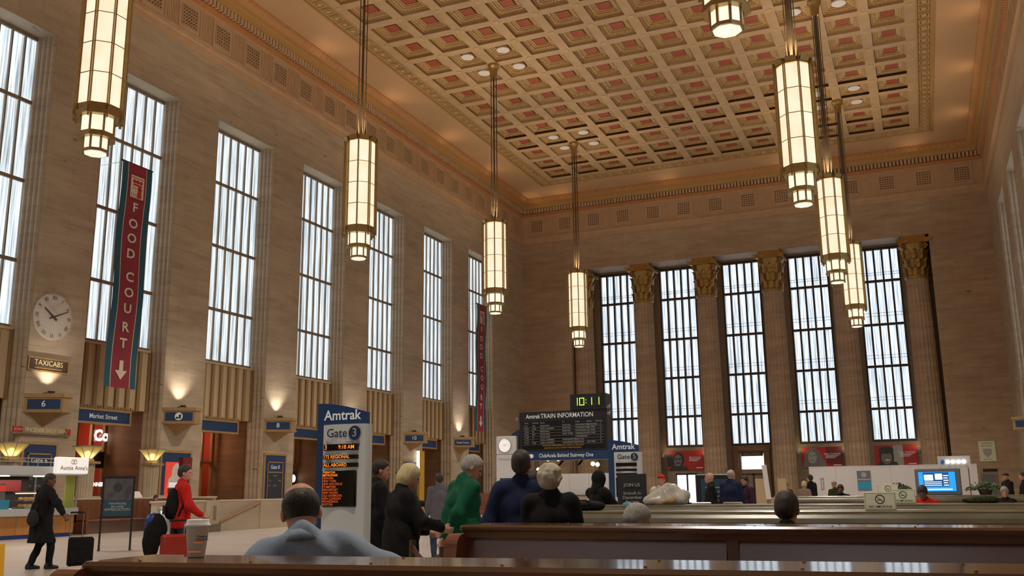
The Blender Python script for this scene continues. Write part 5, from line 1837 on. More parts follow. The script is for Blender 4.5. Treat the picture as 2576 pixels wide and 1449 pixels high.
# cafe stand with globe bulbs beyond
t = thing('cafe_stand', 'brown cafe stand with glowing bulbs beyond the departure board', 'kiosk', (-23.0, 57.5, 0))
b = MB()
for u in (0, 2.4, 5.2):
    b.box(u, u+0.2, 0, 0.2, 0, 4.0)
b.build('post', 'bronze_dark', t)
b = MB()
b.box(-0.2, 5.6, -0.1, 0.3, 3.7, 4.2)
for u in (0.6, 1.6, 2.9):
    b.add([(u, 0, 2.9), (u+0.15, 0, 2.9), (u+0.9, 0, 3.7), (u+0.7, 0, 3.7)], [(0, 1, 2, 3), (3, 2, 1, 0)])
b.build('canopy', 'brown_panel', t)
MB().box(-0.2, 5.6, -0.4, 0.4, 0, 2.0).build('counter', 'brown_panel', t)
b = MB()
for u, z in ((0.35, 2.65), (1.15, 2.65), (1.65, 2.65), (1.0, 3.3), (1.7, 3.3), (4.0, 2.95), (4.3, 2.9)):
    b.ball((u, -0.2, z), (0.14, 0.14, 0.14), 10, 7)
b.build('bulb', 'glow', t)
b = MB()
for u, z in ((0.35, 2.65), (1.15, 2.65), (1.65, 2.65), (1.0, 3.3), (1.7, 3.3), (4.0, 2.95), (4.3, 2.9)):
    b.cyl((u, -0.2, z), (u, -0.08, 3.8), 0.015, 0.015, 5)
b.build('bulb_wire', 'black', t)
light('POINT', (-21.5, 56.8, 3.0), None, 40, (1.0, 0.6, 0.35), 'cafe_light', shadow_soft_size=0.2)
t = thing('red_settle', 'reddish wooden settle far off beside the green jacket', 'bench', (-24.0, 52.6, 0), R(25))
MB().box(-0.75, 0.75, 0, 0.12, 0.45, 1.25).build('back', 'dirt_red', t)
MB().box(-0.75, 0.75, -0.5, 0, 0.4, 0.48).build('seat', 'dirt_red', t)
MB().box(-0.75, 0.75, -0.42, 0, 0.0, 0.4).build('base', 'dirt_red', t)

# television, sign and plants on the parapet
t = thing('television', 'television with a bright blue screen in a grey case', 'television', (0.26, 25.15, 1.17))
MB().bevbox(-0.5, 0.5, -0.02, 0.25, 0.0, 0.62, 0.02).build('case', 'tv_case', t)
MB().box(-0.42, 0.38, -0.03, 0, 0.09, 0.54).build('screen', 'tv_blue', t)
b = MB().rect(-0.32, 0.24, 0.2, 0.53, -0.032)
b.build('picture', 'tv_dark', t)
b = MB()
b.rect(-0.3, -0.1, 0.34, 0.48, -0.033)
b.rect(-0.06, 0.1, 0.36, 0.5, -0.033)
for z in (0.3, 0.26, 0.22):
    b.rect(-0.3, 0.08, z, z+0.018, -0.033)
b.rect(-0.3, 0.3, 0.12, 0.15, -0.033)
for q in range(5):
    b.rect(0.12, 0.23-0.015*(q % 2), 0.22+q*0.055, 0.245+q*0.055, -0.033)
b.build('picture_text', 'tv_white', t)
t = thing('hanging_sign', 'white sign board with four glowing white logo balls above the television', 'sign', (0.66, 25.62, 1.79))
MB().box(-0.36, 0.36, 0, 0.05, 0.02, 0.3).build('board', 'hoard', t)
b = MB()
for q in range(4):
    b.ball((-0.14+q*0.12, -0.02, 0.16), (0.045, 0.03, 0.045), 10, 7)
b.build('logo_ball', 'glow_white', t)  # logo balls given an added glow, not lamps
MB().flat([(-0.3, 0.13), (-0.24, 0.1), (-0.2, 0.17), (-0.24, 0.22), (-0.28, 0.2)], -0.004).build('emblem', 'tv_dark', t)
b = MB()
for u in (-0.3, 0.3):
    b.cyl((u, 0.025, -1.79), (u, 0.025, 0.02), 0.015, 0.015, 6)
b.build('leg', 'steel', t)
def plant(x, y, z, w, h, label):
    t = thing('potted_plant', label, 'plant', (x, y, z), 0, 'leafy plants on the parapet')
    MB().lathe([(0.12, 0), (0.16, 0.12), (0.17, 0.13)], 16).build('pot', 'bronze_dark', t)
    b = MB()
    for q in range(260):
        a, r = random.random()*2*PI, random.random()**0.6
        px, py, pz = w*r*math.cos(a), 0.18*r*math.sin(a), 0.12+h*(1-r*r*0.9)*random.random()
        s = 0.035+0.03*random.random()
        d = Vector((random.uniform(-1, 1), random.uniform(-1, 1), random.uniform(-0.4, 1))).normalized()
        e = d.orthogonal().normalized()
        p = Vector((px, py, pz))
        b.add([p-e*s*0.4, p+d*s, p+e*s*0.4, p-d*s*0.8], [(0, 1, 2, 3)])
    stuff(b.build('foliage', 'leaf', t))
plant(-0.62, 25.25, 1.17, 0.30, 0.18, 'leafy green plant on the parapet to the near side of the television')
plant(1.25, 25.15, 1.17, 0.42, 0.2, 'leafy green plant on the parapet beyond the television')

# black chalk board, plastic bag heap, chairs and boards
t = thing('chalk_board', 'dark sandwich board with pale chalk lettering behind the marble parapet', 'sign', (-4.50, 15.6, 0), R(15))
b = MB()
for s in (-1, 1):
    b.add([(-0.24, s*0.22, 0), (0.24, s*0.22, 0), (0.24, s*0.03, 1.64), (-0.24, s*0.03, 1.64), (-0.24, s*0.22-0.03, 0), (0.24, s*0.22-0.03, 0), (0.24, s*0.03-0.03, 1.64), (-0.24, s*0.03-0.03, 1.64)],
          [(0, 1, 2, 3), (5, 4, 7, 6), (0, 4, 5, 1), (2, 6, 7, 3), (1, 5, 6, 2), (0, 3, 7, 4)])
b.build('frame', 'black', t)
MB().box(-0.2, 0.2, -0.012, 0.0, 0.75, 1.58).build('board', 'poster_blue', t, loc=(0, -0.145, -0.03), rot=(-0.105, 0, 0))
for s, z in (('JOIN US', 1.46), ('brunch in', 1.33), ('December', 1.26), ('Society', 1.19)):
    txt(s, 0.075, 'light_print', t, 0, -0.12+0.0+(1.6-z)*-0.115-0.0, z, bold=0.01)
b = MB()
for x, z, r in ():
    pass
for k, (x, rz) in enumerate(((-4.62, 0.2), (-4.05, -0.1))):
    t = thing('cafe_chair', '%s chrome chair with a red back by the navy jacket' % ('leftmost' if k == 0 else 'rightmost'), 'chair', (x+0.15, 20.75+0.2*k, 0), rz, 'chrome chairs')
    b = MB()
    for u in (-0.2, 0.2):
        b.tube([(u, 0.2, 0), (u, 0.18, 0.45), (u, 0.24, 1.08)], 0.018, 6)
        b.tube([(u, -0.2, 0), (u, -0.2, 0.45), (u, 0.18, 0.45)], 0.018, 6)
    b.tube([(-0.2, 0.24, 1.08), (0.2, 0.24, 1.08)], 0.018, 6)
    b.build('frame', 'steel', t)
    MB().bevbox(-0.19, 0.19, 0.2, 0.24, 0.75, 1.05, 0.01).build('back', 'red', t)
    MB().bevbox(-0.21, 0.21, -0.22, 0.2, 0.44, 0.48, 0.01).build('seat', 'black', t)
t = thing('touch_kiosk', 'dark ticket machine with a slate blue screen behind the bald man', 'ticket machine', (-4.55, 22.6, 0), R(10))
MB().bevbox(-0.42, 0.42, 0, 0.4, 0, 1.72, 0.03).build('case', 'black', t)
MB().box(-0.30, 0.36, -0.012, 0.02, 0.9, 1.6).build('screen', 'poster_blue', t)
b = MB()
for q in range(5):
    b.rect(-0.2, 0.25, 1.0+q*0.1, 1.02+q*0.1, -0.014)
b.build('screen_text', 'light_print', t)
t = thing('tan_counter', 'tan board counter with a leaning white panel near the street door', 'counter', (-4.55, 29.5, 0))
MB().box(-0.15, 0.15, 0, 0.1, 0, 1.65).build('board', 'cardboard', t)
MB().box(0.5, 0.75, 0, 0.1, 0, 1.65).build('board', 'cardboard', t)
MB().box(-0.15, 0.75, 0.1, 0.5, 0, 1.1).build('desk', 'cardboard', t)
MB().box(-0.07, 0.07, -0.04, -0.01, 0, 1.0).build('white_panel', 'white', t, loc=(0.22, 0, 1.05), rot=(0, -0.08, 0))
# belt barrier
t = thing('belt_barrier', 'maroon belt barrier between two dark posts by the blond woman', 'barrier', (-4.19, 7.57, 0))
pa, pb = Vector((0, 0, 0)), Vector((0.71, -0.80, 0))
for p in (pa, pb):
    b = MB().cyl((p.x, p.y, 0.03), (p.x, p.y, 0.98), 0.03, 0.03, 12)
    b.cyl((p.x, p.y, 0), (p.x, p.y, 0.03), 0.17, 0.16, 18)
    b.build('post', 'bronze_dark', t)
d = (pb-pa).normalized()
q = d.cross(Vector((0, 0, 1)))*0.006
n = 10
vs = []
for i in range(n+1):
    p = pa+(pb-pa)*i/n
    z = 0.95-0.10*math.sin(PI*i/n)
    vs += [(p.x+q.x, p.y+q.y, z), (p.x+q.x, p.y+q.y, z-0.06), (p.x-q.x, p.y-q.y, z-0.06), (p.x-q.x, p.y-q.y, z)]
fs = []
for i in range(n):
    for k in range(4):
        fs.append((i*4+k, i*4+(k+1) % 4, i*4+4+(k+1) % 4, i*4+4+k))
MB().add(vs, fs).build('belt', 'rope', t)

# luggage
def suitcase(x, y, rz, w, h, d, m, label, handle=1.0, tilt=0.0, hx=0.0):
    t = thing('suitcase', label, 'suitcase', (x, y, 0), rz)
    t.rotation_euler = (tilt, 0, rz)
    MB().bevbox(-w/2, w/2, -d/2, d/2, 0.06, h, 0.035).build('shell', m, t)
    MB().bevbox(-w/2+0.05, w/2-0.05, -d/2-0.03, -d/2+0.01, 0.12, h*0.6, 0.012).build('pocket', m, t)
    b = MB()
    for u in (-0.11, 0.11):
        b.cyl((u+hx, d/2-0.03, h-0.05), (u+hx, d/2-0.03, handle), 0.009, 0.009, 6)
    b.build('handle_tube', 'steel', t)
    MB().bevbox(-0.13+hx, 0.13+hx, d/2-0.05, d/2-0.01, handle-0.01, handle+0.025, 0.01).build('grip', 'black', t)
    for u in (-w/2+0.06, w/2-0.06):
        MB().cyl((u-0.02, d/2-0.05, 0.035), (u+0.02, d/2-0.05, 0.035), 0.035, 0.035, 12).build('wheel', 'black', t)
    return t
suitcase(-15.22, 14.25, R(48), 0.46, 0.60, 0.26, 'cloth_black', 'black suitcase pulled by the traveller in a long dark coat', 1.06, 0.0, -0.1)
suitcase(-10.92, 12.14, R(55), 0.50, 0.78, 0.28, 'leather_red', 'red wheeled suitcase behind the paper cup', 0.98)
suitcase(-4.28, 9.5, R(25), 0.40, 0.55, 0.24, 'cloth_black', 'black suitcase with raised handle beside the green jacket', 0.95)
# paper cup
t = thing('paper_cup', 'white paper coffee cup with a lid standing on the nearest bench', 'cup', (-2.515, 2.895, 1.1705), R(40))
MB().lathe([(0.029, 0.0), (0.031, 0.004), (0.042, 0.112), (0.044, 0.114)], 32).build('body', 'paper_cup', t, True)
MB().lathe([(0.0465, 0.108), (0.0475, 0.112), (0.0465, 0.118), (0.042, 0.12), (0.0405, 0.133), (0.038, 0.136), (0.034, 0.132), (0.0, 0.131)], 32).build('lid', 'paper_cup', t, True)
def arc_print(r, z0, z1, a0, a1, m, nm):
    n = 10
    vs = []
    for i in range(n+1):
        a = a0+(a1-a0)*i/n
        for z in (z0, z1):
            rr = 0.031+(0.042-0.031)*(z-0.004)/0.108+0.0004
            vs.append((rr*math.cos(a), rr*math.sin(a), z))
    MB().add(vs, [(2*i, 2*i+2, 2*i+3, 2*i+1) for i in range(n)]).build(nm, m, t)
arc_print(0, 0.018, 0.022, R(200), R(300), 'led_dim', 'orange_band')
arc_print(0, 0.052, 0.054, R(250), R(305), 'led_dim', 'orange_band')
for s, z in (('Brewing', 0.075), ('Goodness', 0.064)):
    o = txt(s, 0.012, 'dark_print', t, 0.0185, -0.0375, z, bold=0.01)
    o.rotation_euler = (PI/2-0.1, 0, R(28))

# ================================================================ PEOPLE (one continuous smooth surface each, clothes and hair as children)
def rot3(rx, ry, rz):
    return np.array(Euler((rx, ry, rz)).to_matrix())
class SDF:
    """smooth union of round cones and ellipsoids on a grid, meshed with surface nets"""
    def __init__(s, k=0.03):
        s.p, s.k, s.cuts, s.subs = [], k, [], []
        s.wr = None
    def cone(s, a, b, ra, rb, sy=1.0):
        s.p.append(('c', np.array(a, float), np.array(b, float), ra, rb, sy))
        return s
    def ell(s, c, r, Rm=None):
        s.p.append(('e', np.array(c, float), np.array(r, float), Rm))
        return s
    def cut(s, n, d):
        n = np.array(n, float)
        s.cuts.append((n/np.linalg.norm(n), d))
        return s
    def sub(s, c, r, Rm=None):
        s.subs.append((np.array(c, float), np.array(r, float), Rm))
        return s
    @staticmethod
    def _ell(P, c, r, Rm):
        q = P-c
        if Rm is not None:
            q = q@Rm
        k0 = np.linalg.norm(q/r, axis=-1)
        k1 = np.linalg.norm(q/(r*r), axis=-1)
        return k0*(k0-1)/np.maximum(k1, 1e-6)
    @staticmethod
    def _cone(P, a, b, ra, rb, sy):
        if sy != 1.0:
            P, a, b = P.copy(), a.copy(), b.copy()
            P[..., 1] /= sy
            a[1] /= sy
            b[1] /= sy
        ab = b-a
        t = np.clip(((P-a)@ab)/max(ab@ab, 1e-9), 0, 1)
        d = np.linalg.norm(P-a-t[..., None]*ab, axis=-1)-(ra+(rb-ra)*t)
        return d*min(1.0, sy) if sy != 1.0 else d
    def mesh(s, name, mats, res, smooth=True):
        lo, hi = np.full(3, 1e9), np.full(3, -1e9)
        bbs = []
        for p in s.p:
            if p[0] == 'c':
                r = max(p[3], p[4])*max(1, p[5])
                a, b = np.minimum(p[1], p[2])-r, np.maximum(p[1], p[2])+r
            else:
                r = p[2].max() if p[3] is not None else p[2]
                a, b = p[1]-r, p[1]+r
            bbs.append((a, b))
            lo, hi = np.minimum(lo, a), np.maximum(hi, b)
        m = s.k+3*res
        lo, hi = lo-m, hi+m
        n = np.ceil((hi-lo)/res).astype(int)+1
        ax = [lo[i]+res*np.arange(n[i]) for i in range(3)]
        F = np.full(n, 0.5)
        for p, (a, b) in zip(s.p, bbs):
            i0 = np.maximum(((a-m-lo)/res).astype(int), 0)
            i1 = np.minimum(((b+m-lo)/res).astype(int)+2, n)
            sl = tuple(slice(i0[i], i1[i]) for i in range(3))
            P = np.stack(np.meshgrid(*[ax[i][sl[i]] for i in range(3)], indexing='ij'), -1)
            d = s._cone(P, *p[1:]) if p[0] == 'c' else s._ell(P, p[1], p[2], p[3])
            f = F[sl]
            h = np.clip(0.5+0.5*(f-d)/s.k, 0, 1)
            F[sl] = f+(d-f)*h-s.k*h*(1-h)
        if s.wr or s.cuts or s.subs:
            P = np.stack(np.meshgrid(*ax, indexing='ij'), -1)
            if s.wr:
                A, fx, fz = s.wr
                F = F+A*(np.sin(P[..., 2]*fz+4*np.sin(P[..., 0]*7+P[..., 1]*5))*np.sin(P[..., 0]*fx+P[..., 1]*fx*0.8+3*np.sin(P[..., 2]*6)))
            for nn, d in s.cuts:
                F = np.maximum(F, P@nn-d)
            for c, r, Rm in s.subs:
                F = np.maximum(F, -s._ell(P, c, r, Rm))
        return surface_nets(F, lo, res, name, mats, smooth)
def surface_nets(F, lo, res, name, mats, smooth):
    S = F < 0
    n = np.array(F.shape)
    c = n-1
    acc = np.zeros((*c, 3))
    cnt = np.zeros(c)
    def corner(A, o):
        return A[o[0]:o[0]+c[0], o[1]:o[1]+c[1], o[2]:o[2]+c[2]]
    for axis in range(3):
        for u in (0, 1):
            for w in (0, 1):
                o0 = [0, 0, 0]
                o0[(axis+1) % 3], o0[(axis+2) % 3] = u, w
                o1 = list(o0)
                o1[axis] = 1
                a, b = corner(F, o0), corner(F, o1)
                x = corner(S, o0) != corner(S, o1)
                t = np.where(x, a/np.where(x, a-b, 1), 0)
                for i in range(3):
                    acc[..., i] += np.where(x, o0[i]+(t if i == axis else 0), 0)
                cnt += x
    act = cnt > 0
    idx = np.full(c, -1)
    idx[act] = np.arange(act.sum())
    g = np.stack(np.meshgrid(*[np.arange(k) for k in c], indexing='ij'), -1)
    V = (g[act]+acc[act]/cnt[act][:, None])*res+lo
    quads = []
    for axis in range(3):
        a1, a2 = (axis+1) % 3, (axis+2) % 3
        sl0 = [slice(1, c[i]) for i in range(3)]
        sl0[axis] = slice(0, c[axis])
        sl1 = list(sl0)
        sl1[axis] = slice(1, c[axis]+1)
        s0, s1 = S[tuple(sl0)], S[tuple(sl1)]
        for flip in (False, True):
            x = (s0 & ~s1) if not flip else (~s0 & s1)
            e = np.argwhere(x)
            if not len(e):
                continue
            off = np.ones(3, int)
            off[axis] = 0
            e = e+off
            def at(d1, d2):
                q = e.copy()
                q[:, a1] -= d1
                q[:, a2] -= d2
                return idx[q[:, 0], q[:, 1], q[:, 2]]
            Q = np.stack([at(1, 1), at(0, 1), at(0, 0), at(1, 0)], 1)
            quads.append(Q[:, ::-1] if flip else Q)
    Q = np.concatenate(quads)
    Q = Q[(Q >= 0).all(1)]
    me = bpy.data.meshes.new(name)
    me.vertices.add(len(V))
    me.vertices.foreach_set('co', V.astype(np.float32).ravel())
    me.loops.add(len(Q)*4)
    me.loops.foreach_set('vertex_index', Q.astype(np.int32).ravel())
    me.polygons.add(len(Q))
    me.polygons.foreach_set('loop_start', np.arange(0, len(Q)*4, 4, dtype=np.int32))
    me.polygons.foreach_set('loop_total', np.full(len(Q), 4, dtype=np.int32))
    if smooth:
        me.polygons.foreach_set('use_smooth', np.ones(len(Q), bool))
    me.materials.append(K[mats])
    me.update(calc_edges=True)
    me.validate()
    return me

def ik(a, b, l1, l2, pole):
    a, b, pole = np.array(a, float), np.array(b, float), np.array(pole, float)
    d = b-a
    L = np.linalg.norm(d)
    if L > (l1+l2)*0.999:
        b = a+d/L*(l1+l2)*0.999
        d = b-a
        L = np.linalg.norm(d)
    u = d/L
    x = (l1*l1-l2*l2+L*L)/(2*L)
    h = math.sqrt(max(l1*l1-x*x, 0))
    p = pole-(pole@u)*u
    p /= np.linalg.norm(p)+1e-9
    return a+u*x+p*h, b

def person(label, x, y, face, H=1.75, skin='skin', hair='hair_dark', style='short', top='cloth_black', bottom='jeans', shoes='shoe',
           coat=None, lean=0.0, head=(0, 0), seat=None, handL=None, handR=None, feet=None, res=0.012, bulk=1.0, collar=True, poleL=None, poleR=None,
           group=None, hood=False, z0=0.0, curl=0.6, upper_only=False, twist=0.0, high=False, drop=(0, 0, 0), roll=0.0):
    """face: heading in degrees from +Y, counter-clockwise. Joints in metres for a height of 1.75."""
    s = H/1.75
    t = thing('person', label, 'person', (x, y, z0), R(face), group)
    hip = np.array([0, 0, 0.94]) if seat is None else np.array([0, 0, seat/s+0.10])
    Ru = rot3(-lean, roll, twist)
    def U(p):
        return Ru@(np.array(p, float)-np.array([0, 0, 0.94]))+hip
    neck = U((0, -0.01, 1.47))
    Rh = Ru@rot3(head[1], 0, head[0])
    hc = neck+Ru@np.array([0, 0.01, 0.05])+Rh@np.array([0, 0.025, 0.115])+Ru@np.array(drop, float)
    def Hd(p):
        return hc+Rh@np.array(p, float)
    sh = {'L': U((-0.175, 0, 1.415)), 'R': U((0.175, 0, 1.415))}
    hands = {'L': np.array(handL if handL is not None else (-0.27, 0.06, 0.82), float), 'R': np.array(handR if handR is not None else (0.27, 0.06, 0.82), float)}
    if seat is not None and handL is None:
        hands['L'] = hip+np.array([-0.14, 0.36, 0.12])
    if seat is not None and handR is None:
        hands['R'] = hip+np.array([0.14, 0.36, 0.12])
    poles = {'L': poleL or (-0.5, -0.9, -0.2), 'R': poleR or (0.5, -0.9, -0.2)}
    arm = {q: ik(sh[q], hands[q], 0.29, 0.255, poles[q]) for q in 'LR'}
    hp = {'L': hip+np.array([-0.09, 0, -0.02]), 'R': hip+np.array([0.09, 0, -0.02])}
    if seat is None:
        ft = {'L': np.array([-0.11, -0.02, 0.08]), 'R': np.array([0.11, 0.02, 0.08])}
    else:
        ft = {'L': np.array([-0.13, 0.44, 0.08]), 'R': np.array([0.13, 0.44, 0.08])}
    if feet:
        ft = {'L': np.array(feet[0], float), 'R': np.array(feet[1], float)}
    leg = {q: ik(hp[q], ft[q], 0.44, 0.43, (0, 1, 0.02)) for q in 'LR'}
    r = res/s
    # ---- the body
    B = SDF(0.028)
    w = bulk
    B.ell(U((0, 0.0, 1.28)), (0.145*w, 0.095*w, 0.19), Ru).ell(U((0, 0.015, 1.1)), (0.13*w, 0.095*w, 0.16), Ru).ell(hip+np.array([0, 0, 0.02]), (0.145*w, 0.10*w, 0.12))
    B.cone(sh['L'], sh['R'], 0.055, 0.055)
    B.cone(U((0, -0.012, 1.42)), hc+Rh@np.array([0, -0.02, -0.05]), 0.056, 0.052)
    for q in 'LR':
        e, wv = arm[q]
        B.cone(sh[q], e, 0.05, 0.04).cone(e, wv, 0.04, 0.027)
        kn, an = leg[q]
        B.cone(hp[q], kn, 0.075, 0.052).cone(kn, an, 0.052, 0.036)
        B.cone(an+np.array([0, -0.03, -0.04]), an+np.array([0, 0.13, -0.05]), 0.03, 0.026)
    B.ell(Hd((0, -0.012, 0.03)), (0.074, 0.094, 0.086), Rh).ell(Hd((0, 0.03, -0.035)), (0.060, 0.060, 0.078), Rh)
    body_fine = SDF(0.010)
    small = res <= 0.013
    B.ell(Hd((0, 0.062, -0.088)), (0.030, 0.026, 0.022), Rh)
    B2 = B
    B2.k = 0.028
    # face features and hands use a tighter blend, so they are appended on the same grid
    feat = []
    feat.append(('c', Hd((0, 0.088, 0.008)), Hd((0, 0.103, -0.026)), 0.008, 0.012))
    feat.append(('e', Hd((0, 0.078, 0.026)), (0.048, 0.014, 0.010)))
    feat.append(('e', Hd((0, 0.086, -0.058)), (0.022, 0.010, 0.008)))
    for u in (-1, 1):
        feat.append(('e', Hd((u*0.076, -0.008, -0.012)), (0.011, 0.022, 0.032)))
    for q in 'LR':
        e, wv = arm[q]
        d = (wv-e)/np.linalg.norm(wv-e)
        side = -1 if q == 'L' else 1
        inn = np.array([-side, 0.25, 0.0])
        nrm = inn-(inn@d)*d
        nrm /= np.linalg.norm(nrm)
        acr = np.cross(d, nrm)
        if acr[1] < 0:
            acr = -acr
        pc = wv+d*0.045
        feat.append(('c', wv, pc+d*0.02, 0.026, 0.030))
        feat.append(('e2', pc+d*0.012, (0.040, 0.018, 0.046), np.stack([acr, nrm, d], 1)))
        for i, (off, ln) in enumerate(((0.030, 0.072), (0.010, 0.082), (-0.011, 0.076), (-0.031, 0.060))):
            k0 = pc+d*0.048+acr*off
            a1 = curl*0.6
            k1 = k0+(d*math.cos(a1)+nrm*math.sin(a1))*ln*0.5
            a2 = curl*1.7
            k2 = k1+(d*math.cos(a2)+nrm*math.sin(a2))*ln*0.55
            feat.append(('c', k0, k1, 0.0098, 0.0090))
            feat.append(('c', k1, k2, 0.0090, 0.0075))
        t0 = wv+d*0.022+acr*0.026
        t1 = t0+d*0.035+acr*0.024+nrm*0.012
        t2 = t1+d*0.028+acr*0.004+nrm*0.014
        feat.append(('c', t0, t1, 0.0135, 0.0115))
        feat.append(('c', t1, t2, 0.0115, 0.009))
    for f in feat:
        if f[0] == 'c':
            B.cone(f[1], f[2], max(f[3], r*0.75), max(f[4], r*0.75))
        elif f[0] == 'e':
            B.ell(f[1], np.maximum(f[2], r*0.75), Rh)
        else:
            B.ell(f[1], np.maximum(f[2], r*0.75), f[3])
    nb = len(B.p)-len(feat)
    # blend radius per primitive: features tight
    B.k = 0.028
    me = mesh_two_blend(B, nb, 0.010, 'body', skin, r)
    o = ob('body', me, t, scale=(s, s, s))
    # ---- eyes
    for u in (-1, 1):
        ob('eye', EYE, t, tuple(Hd((u*0.030, 0.080, 0.006))*s), tuple(Matrix(Rh.tolist()).to_euler()), (s, s, s))
    # ---- clothes
    J = SDF(0.04)
    g = 0.026 if coat is None else 0.034
    J.ell(U((0, 0.0, 1.28)), (0.145*w+g+0.008, 0.095*w+g+0.012, 0.185), Ru).ell(U((0, 0.015, 1.1)), (0.13*w+g+0.012, 0.095*w+g+0.02, 0.17), Ru)
    J.cone(U((-0.13, 0, 1.41)), U((0.13, 0, 1.41)), 0.06+g*0.5, 0.06+g*0.5)
    for u in (-1, 1):
        J.cone(U((u*0.155, -0.005, 1.405)), U((u*0.045, -0.012, 1.455)), 0.062+g*0.4, 0.052)
    for q in 'LR':
        e, wv = arm[q]
        d = (wv-e)/np.linalg.norm(wv-e)
        J.cone(sh[q], e, 0.05+g, 0.042+g).cone(e, wv-d*0.015, 0.042+g, 0.027+g*0.75)
    J.cone(U((0, 0, 1.05)), hip+np.array([0, 0, -0.02]), 0.15*w+g, 0.155*w+g, 0.72)
    if collar:
        J.cone(U((0, -0.012, 1.44)), U((0, -0.012, 1.49 if high else 1.505)), 0.072, 0.067)
    zb = 0.80 if seat is None else hip[2]-0.05
    if coat:
        zb = coat if seat is None else hip[2]-0.05
        if seat is None:
            J.cone(hip, np.array([0, -0.01, coat+0.02]), 0.165*w+g, 0.20*w+g, 0.78)
    else:
        J.cone(hip+np.array([0, 0, 0.05]), hip+np.array([0, 0, -0.10]), 0.15*w+g, 0.15*w+g*0.8, 0.74)
    J.cut((0, 0, -1), -zb)
    J.wr = (0.011 if high else 0.008, 24, 15)
    ob('coat' if coat else 'jacket', J.mesh('coat' if coat else 'jacket', top, max(r, 0.010)), t, scale=(s, s, s))
    if high:
        cl = MB().lathe([(0.088, 0.0), (0.094, 0.004), (0.076, 0.050), (0.070, 0.052), (0.068, 0.02)], 28).build('collar', top, t, True)
        cl.location = tuple(U((0, -0.008, 1.452))*s)
        cl.rotation_euler = Matrix((Ru@rot3(-0.35, 0, 0)).tolist()).to_euler()
        cl.scale = (s, s*1.12, s)
    if not upper_only:
        T = SDF(0.03)
        T.ell(hip+np.array([0, 0, 0.02]), (0.145*w+0.012, 0.10*w+0.016, 0.12))
        for q in 'LR':
            kn, an = leg[q]
            T.cone(hp[q], kn, 0.075+0.022, 0.052+0.022).cone(kn, an+np.array([0, 0, 0.0]), 0.052+0.022, 0.036+0.024)
        T.wr = (0.007, 20, 22)
        ob('trousers', T.mesh('trousers', bottom, max(r, 0.012)), t, scale=(s, s, s))
        for q in 'LR':
            kn, an = leg[q]
            b = SDF(0.03)
            b.cone(an+np.array([0, -0.045, -0.045]), an+np.array([0, 0.05, -0.045]), 0.042, 0.045).cone(an+np.array([0, 0.05, -0.045]), an+np.array([0, 0.155, -0.055]), 0.045, 0.034)
            b.cone(an+np.array([0, -0.03, 0]), an+np.array([0, -0.02, -0.04]), 0.045, 0.045)
            b.cut((0, 0, -1), -(an[2]-0.08))
            ob('shoe', b.mesh('shoe', shoes, max(r, 0.010)), t, scale=(s, s, s))
    # ---- hair
    hr = SDF(0.02)
    if hood:
        hr.ell(Hd((0, -0.025, 0.02)), (0.112, 0.122, 0.135), Rh)
        hr.cone(U((0, -0.03, 1.46)), hc, 0.10, 0.10)
        hr.sub(Hd((0, 0.11, -0.015)), (0.068, 0.09, 0.09), Rh)
        ob('hood', hr.mesh('hood', top, max(r, 0.009)), t, scale=(s, s, s))
    elif style == 'cap':
        hr.ell(Hd((0, -0.01, 0.045)), (0.086, 0.104, 0.078), Rh)
        hr.cone(Hd((-0.03, 0.09, 0.055)), Hd((0.03, 0.09, 0.055)), 0.016, 0.016).cone(Hd((-0.03, 0.14, 0.045)), Hd((0.03, 0.14, 0.045)), 0.012, 0.012).cone(Hd((0, 0.09, 0.055)), Hd((0, 0.14, 0.045)), 0.03, 0.03, 1)
        n = Rh@np.array([0, 0.25, -1])
        hr.cut(n, n@Hd((0, 0, 0.022))/np.linalg.norm(n))
        ob('cap', hr.mesh('cap', hair, max(r, 0.008)), t, scale=(s, s, s))
    elif style:
        if style == 'bob':
            hr.ell(Hd((0, -0.022, 0.035)), (0.098, 0.112, 0.098), Rh).ell(Hd((0, -0.045, -0.03)), (0.100, 0.095, 0.10), Rh)
            hr.sub(Hd((0, 0.095, -0.055)), (0.066, 0.10, 0.115), Rh)
            hr.cut(Rh@np.array([0, 0.0, -1]), -(Rh@np.array([0, 0.0, 1]))@Hd((0, 0, -0.115)))
        elif style == 'curly':
            hr.ell(Hd((0, -0.02, 0.035)), (0.098, 0.112, 0.098), Rh).ell(Hd((0, -0.05, -0.02)), (0.095, 0.085, 0.085), Rh)
            for q in range(46):
                v = rng.normal(size=3)
                v /= np.linalg.norm(v)
                if v[1] < 0.45 and v[2] > -0.75:
                    hr.ell(Hd((v[0]*0.092, -0.03+v[1]*0.105, 0.02+v[2]*0.095)), (0.024, 0.024, 0.024))
            hr.sub(Hd((0, 0.105, -0.05)), (0.066, 0.09, 0.11), Rh)
        elif style == 'bald':
            hr.ell(Hd((0, -0.016, 0.018)), (0.081, 0.099, 0.086), Rh)
            n = Rh@np.array([0, 1.0, -1])
            hr.cut(n, n@Hd((0, -0.01, -0.03))/np.linalg.norm(n))
            hr.sub(Hd((0, 0.03, 0.128)), (0.062, 0.105, 0.056), Rh)
            hr.sub(Hd((0, 0.125, 0.02)), (0.10, 0.11, 0.09), Rh)
        else:
            k = 0.014 if style == 'short' else 0.020
            hr.ell(Hd((0, -0.014, 0.034)), (0.074+k*0.7, 0.094+k, 0.086+k), Rh)
            hr.ell(Hd((0, -0.035, -0.01)), (0.070+k*0.6, 0.078+k*0.7, 0.07), Rh)
            n = Rh@np.array([0, 1.0, -1])
            hr.cut(n, n@Hd((0, -0.005, -0.018))/np.linalg.norm(n) if style != 'full' else n@Hd((0, -0.01, -0.04))/np.linalg.norm(n))
            hr.sub(Hd((0, 0.135, -0.005)), (0.075, 0.075, 0.072), Rh)
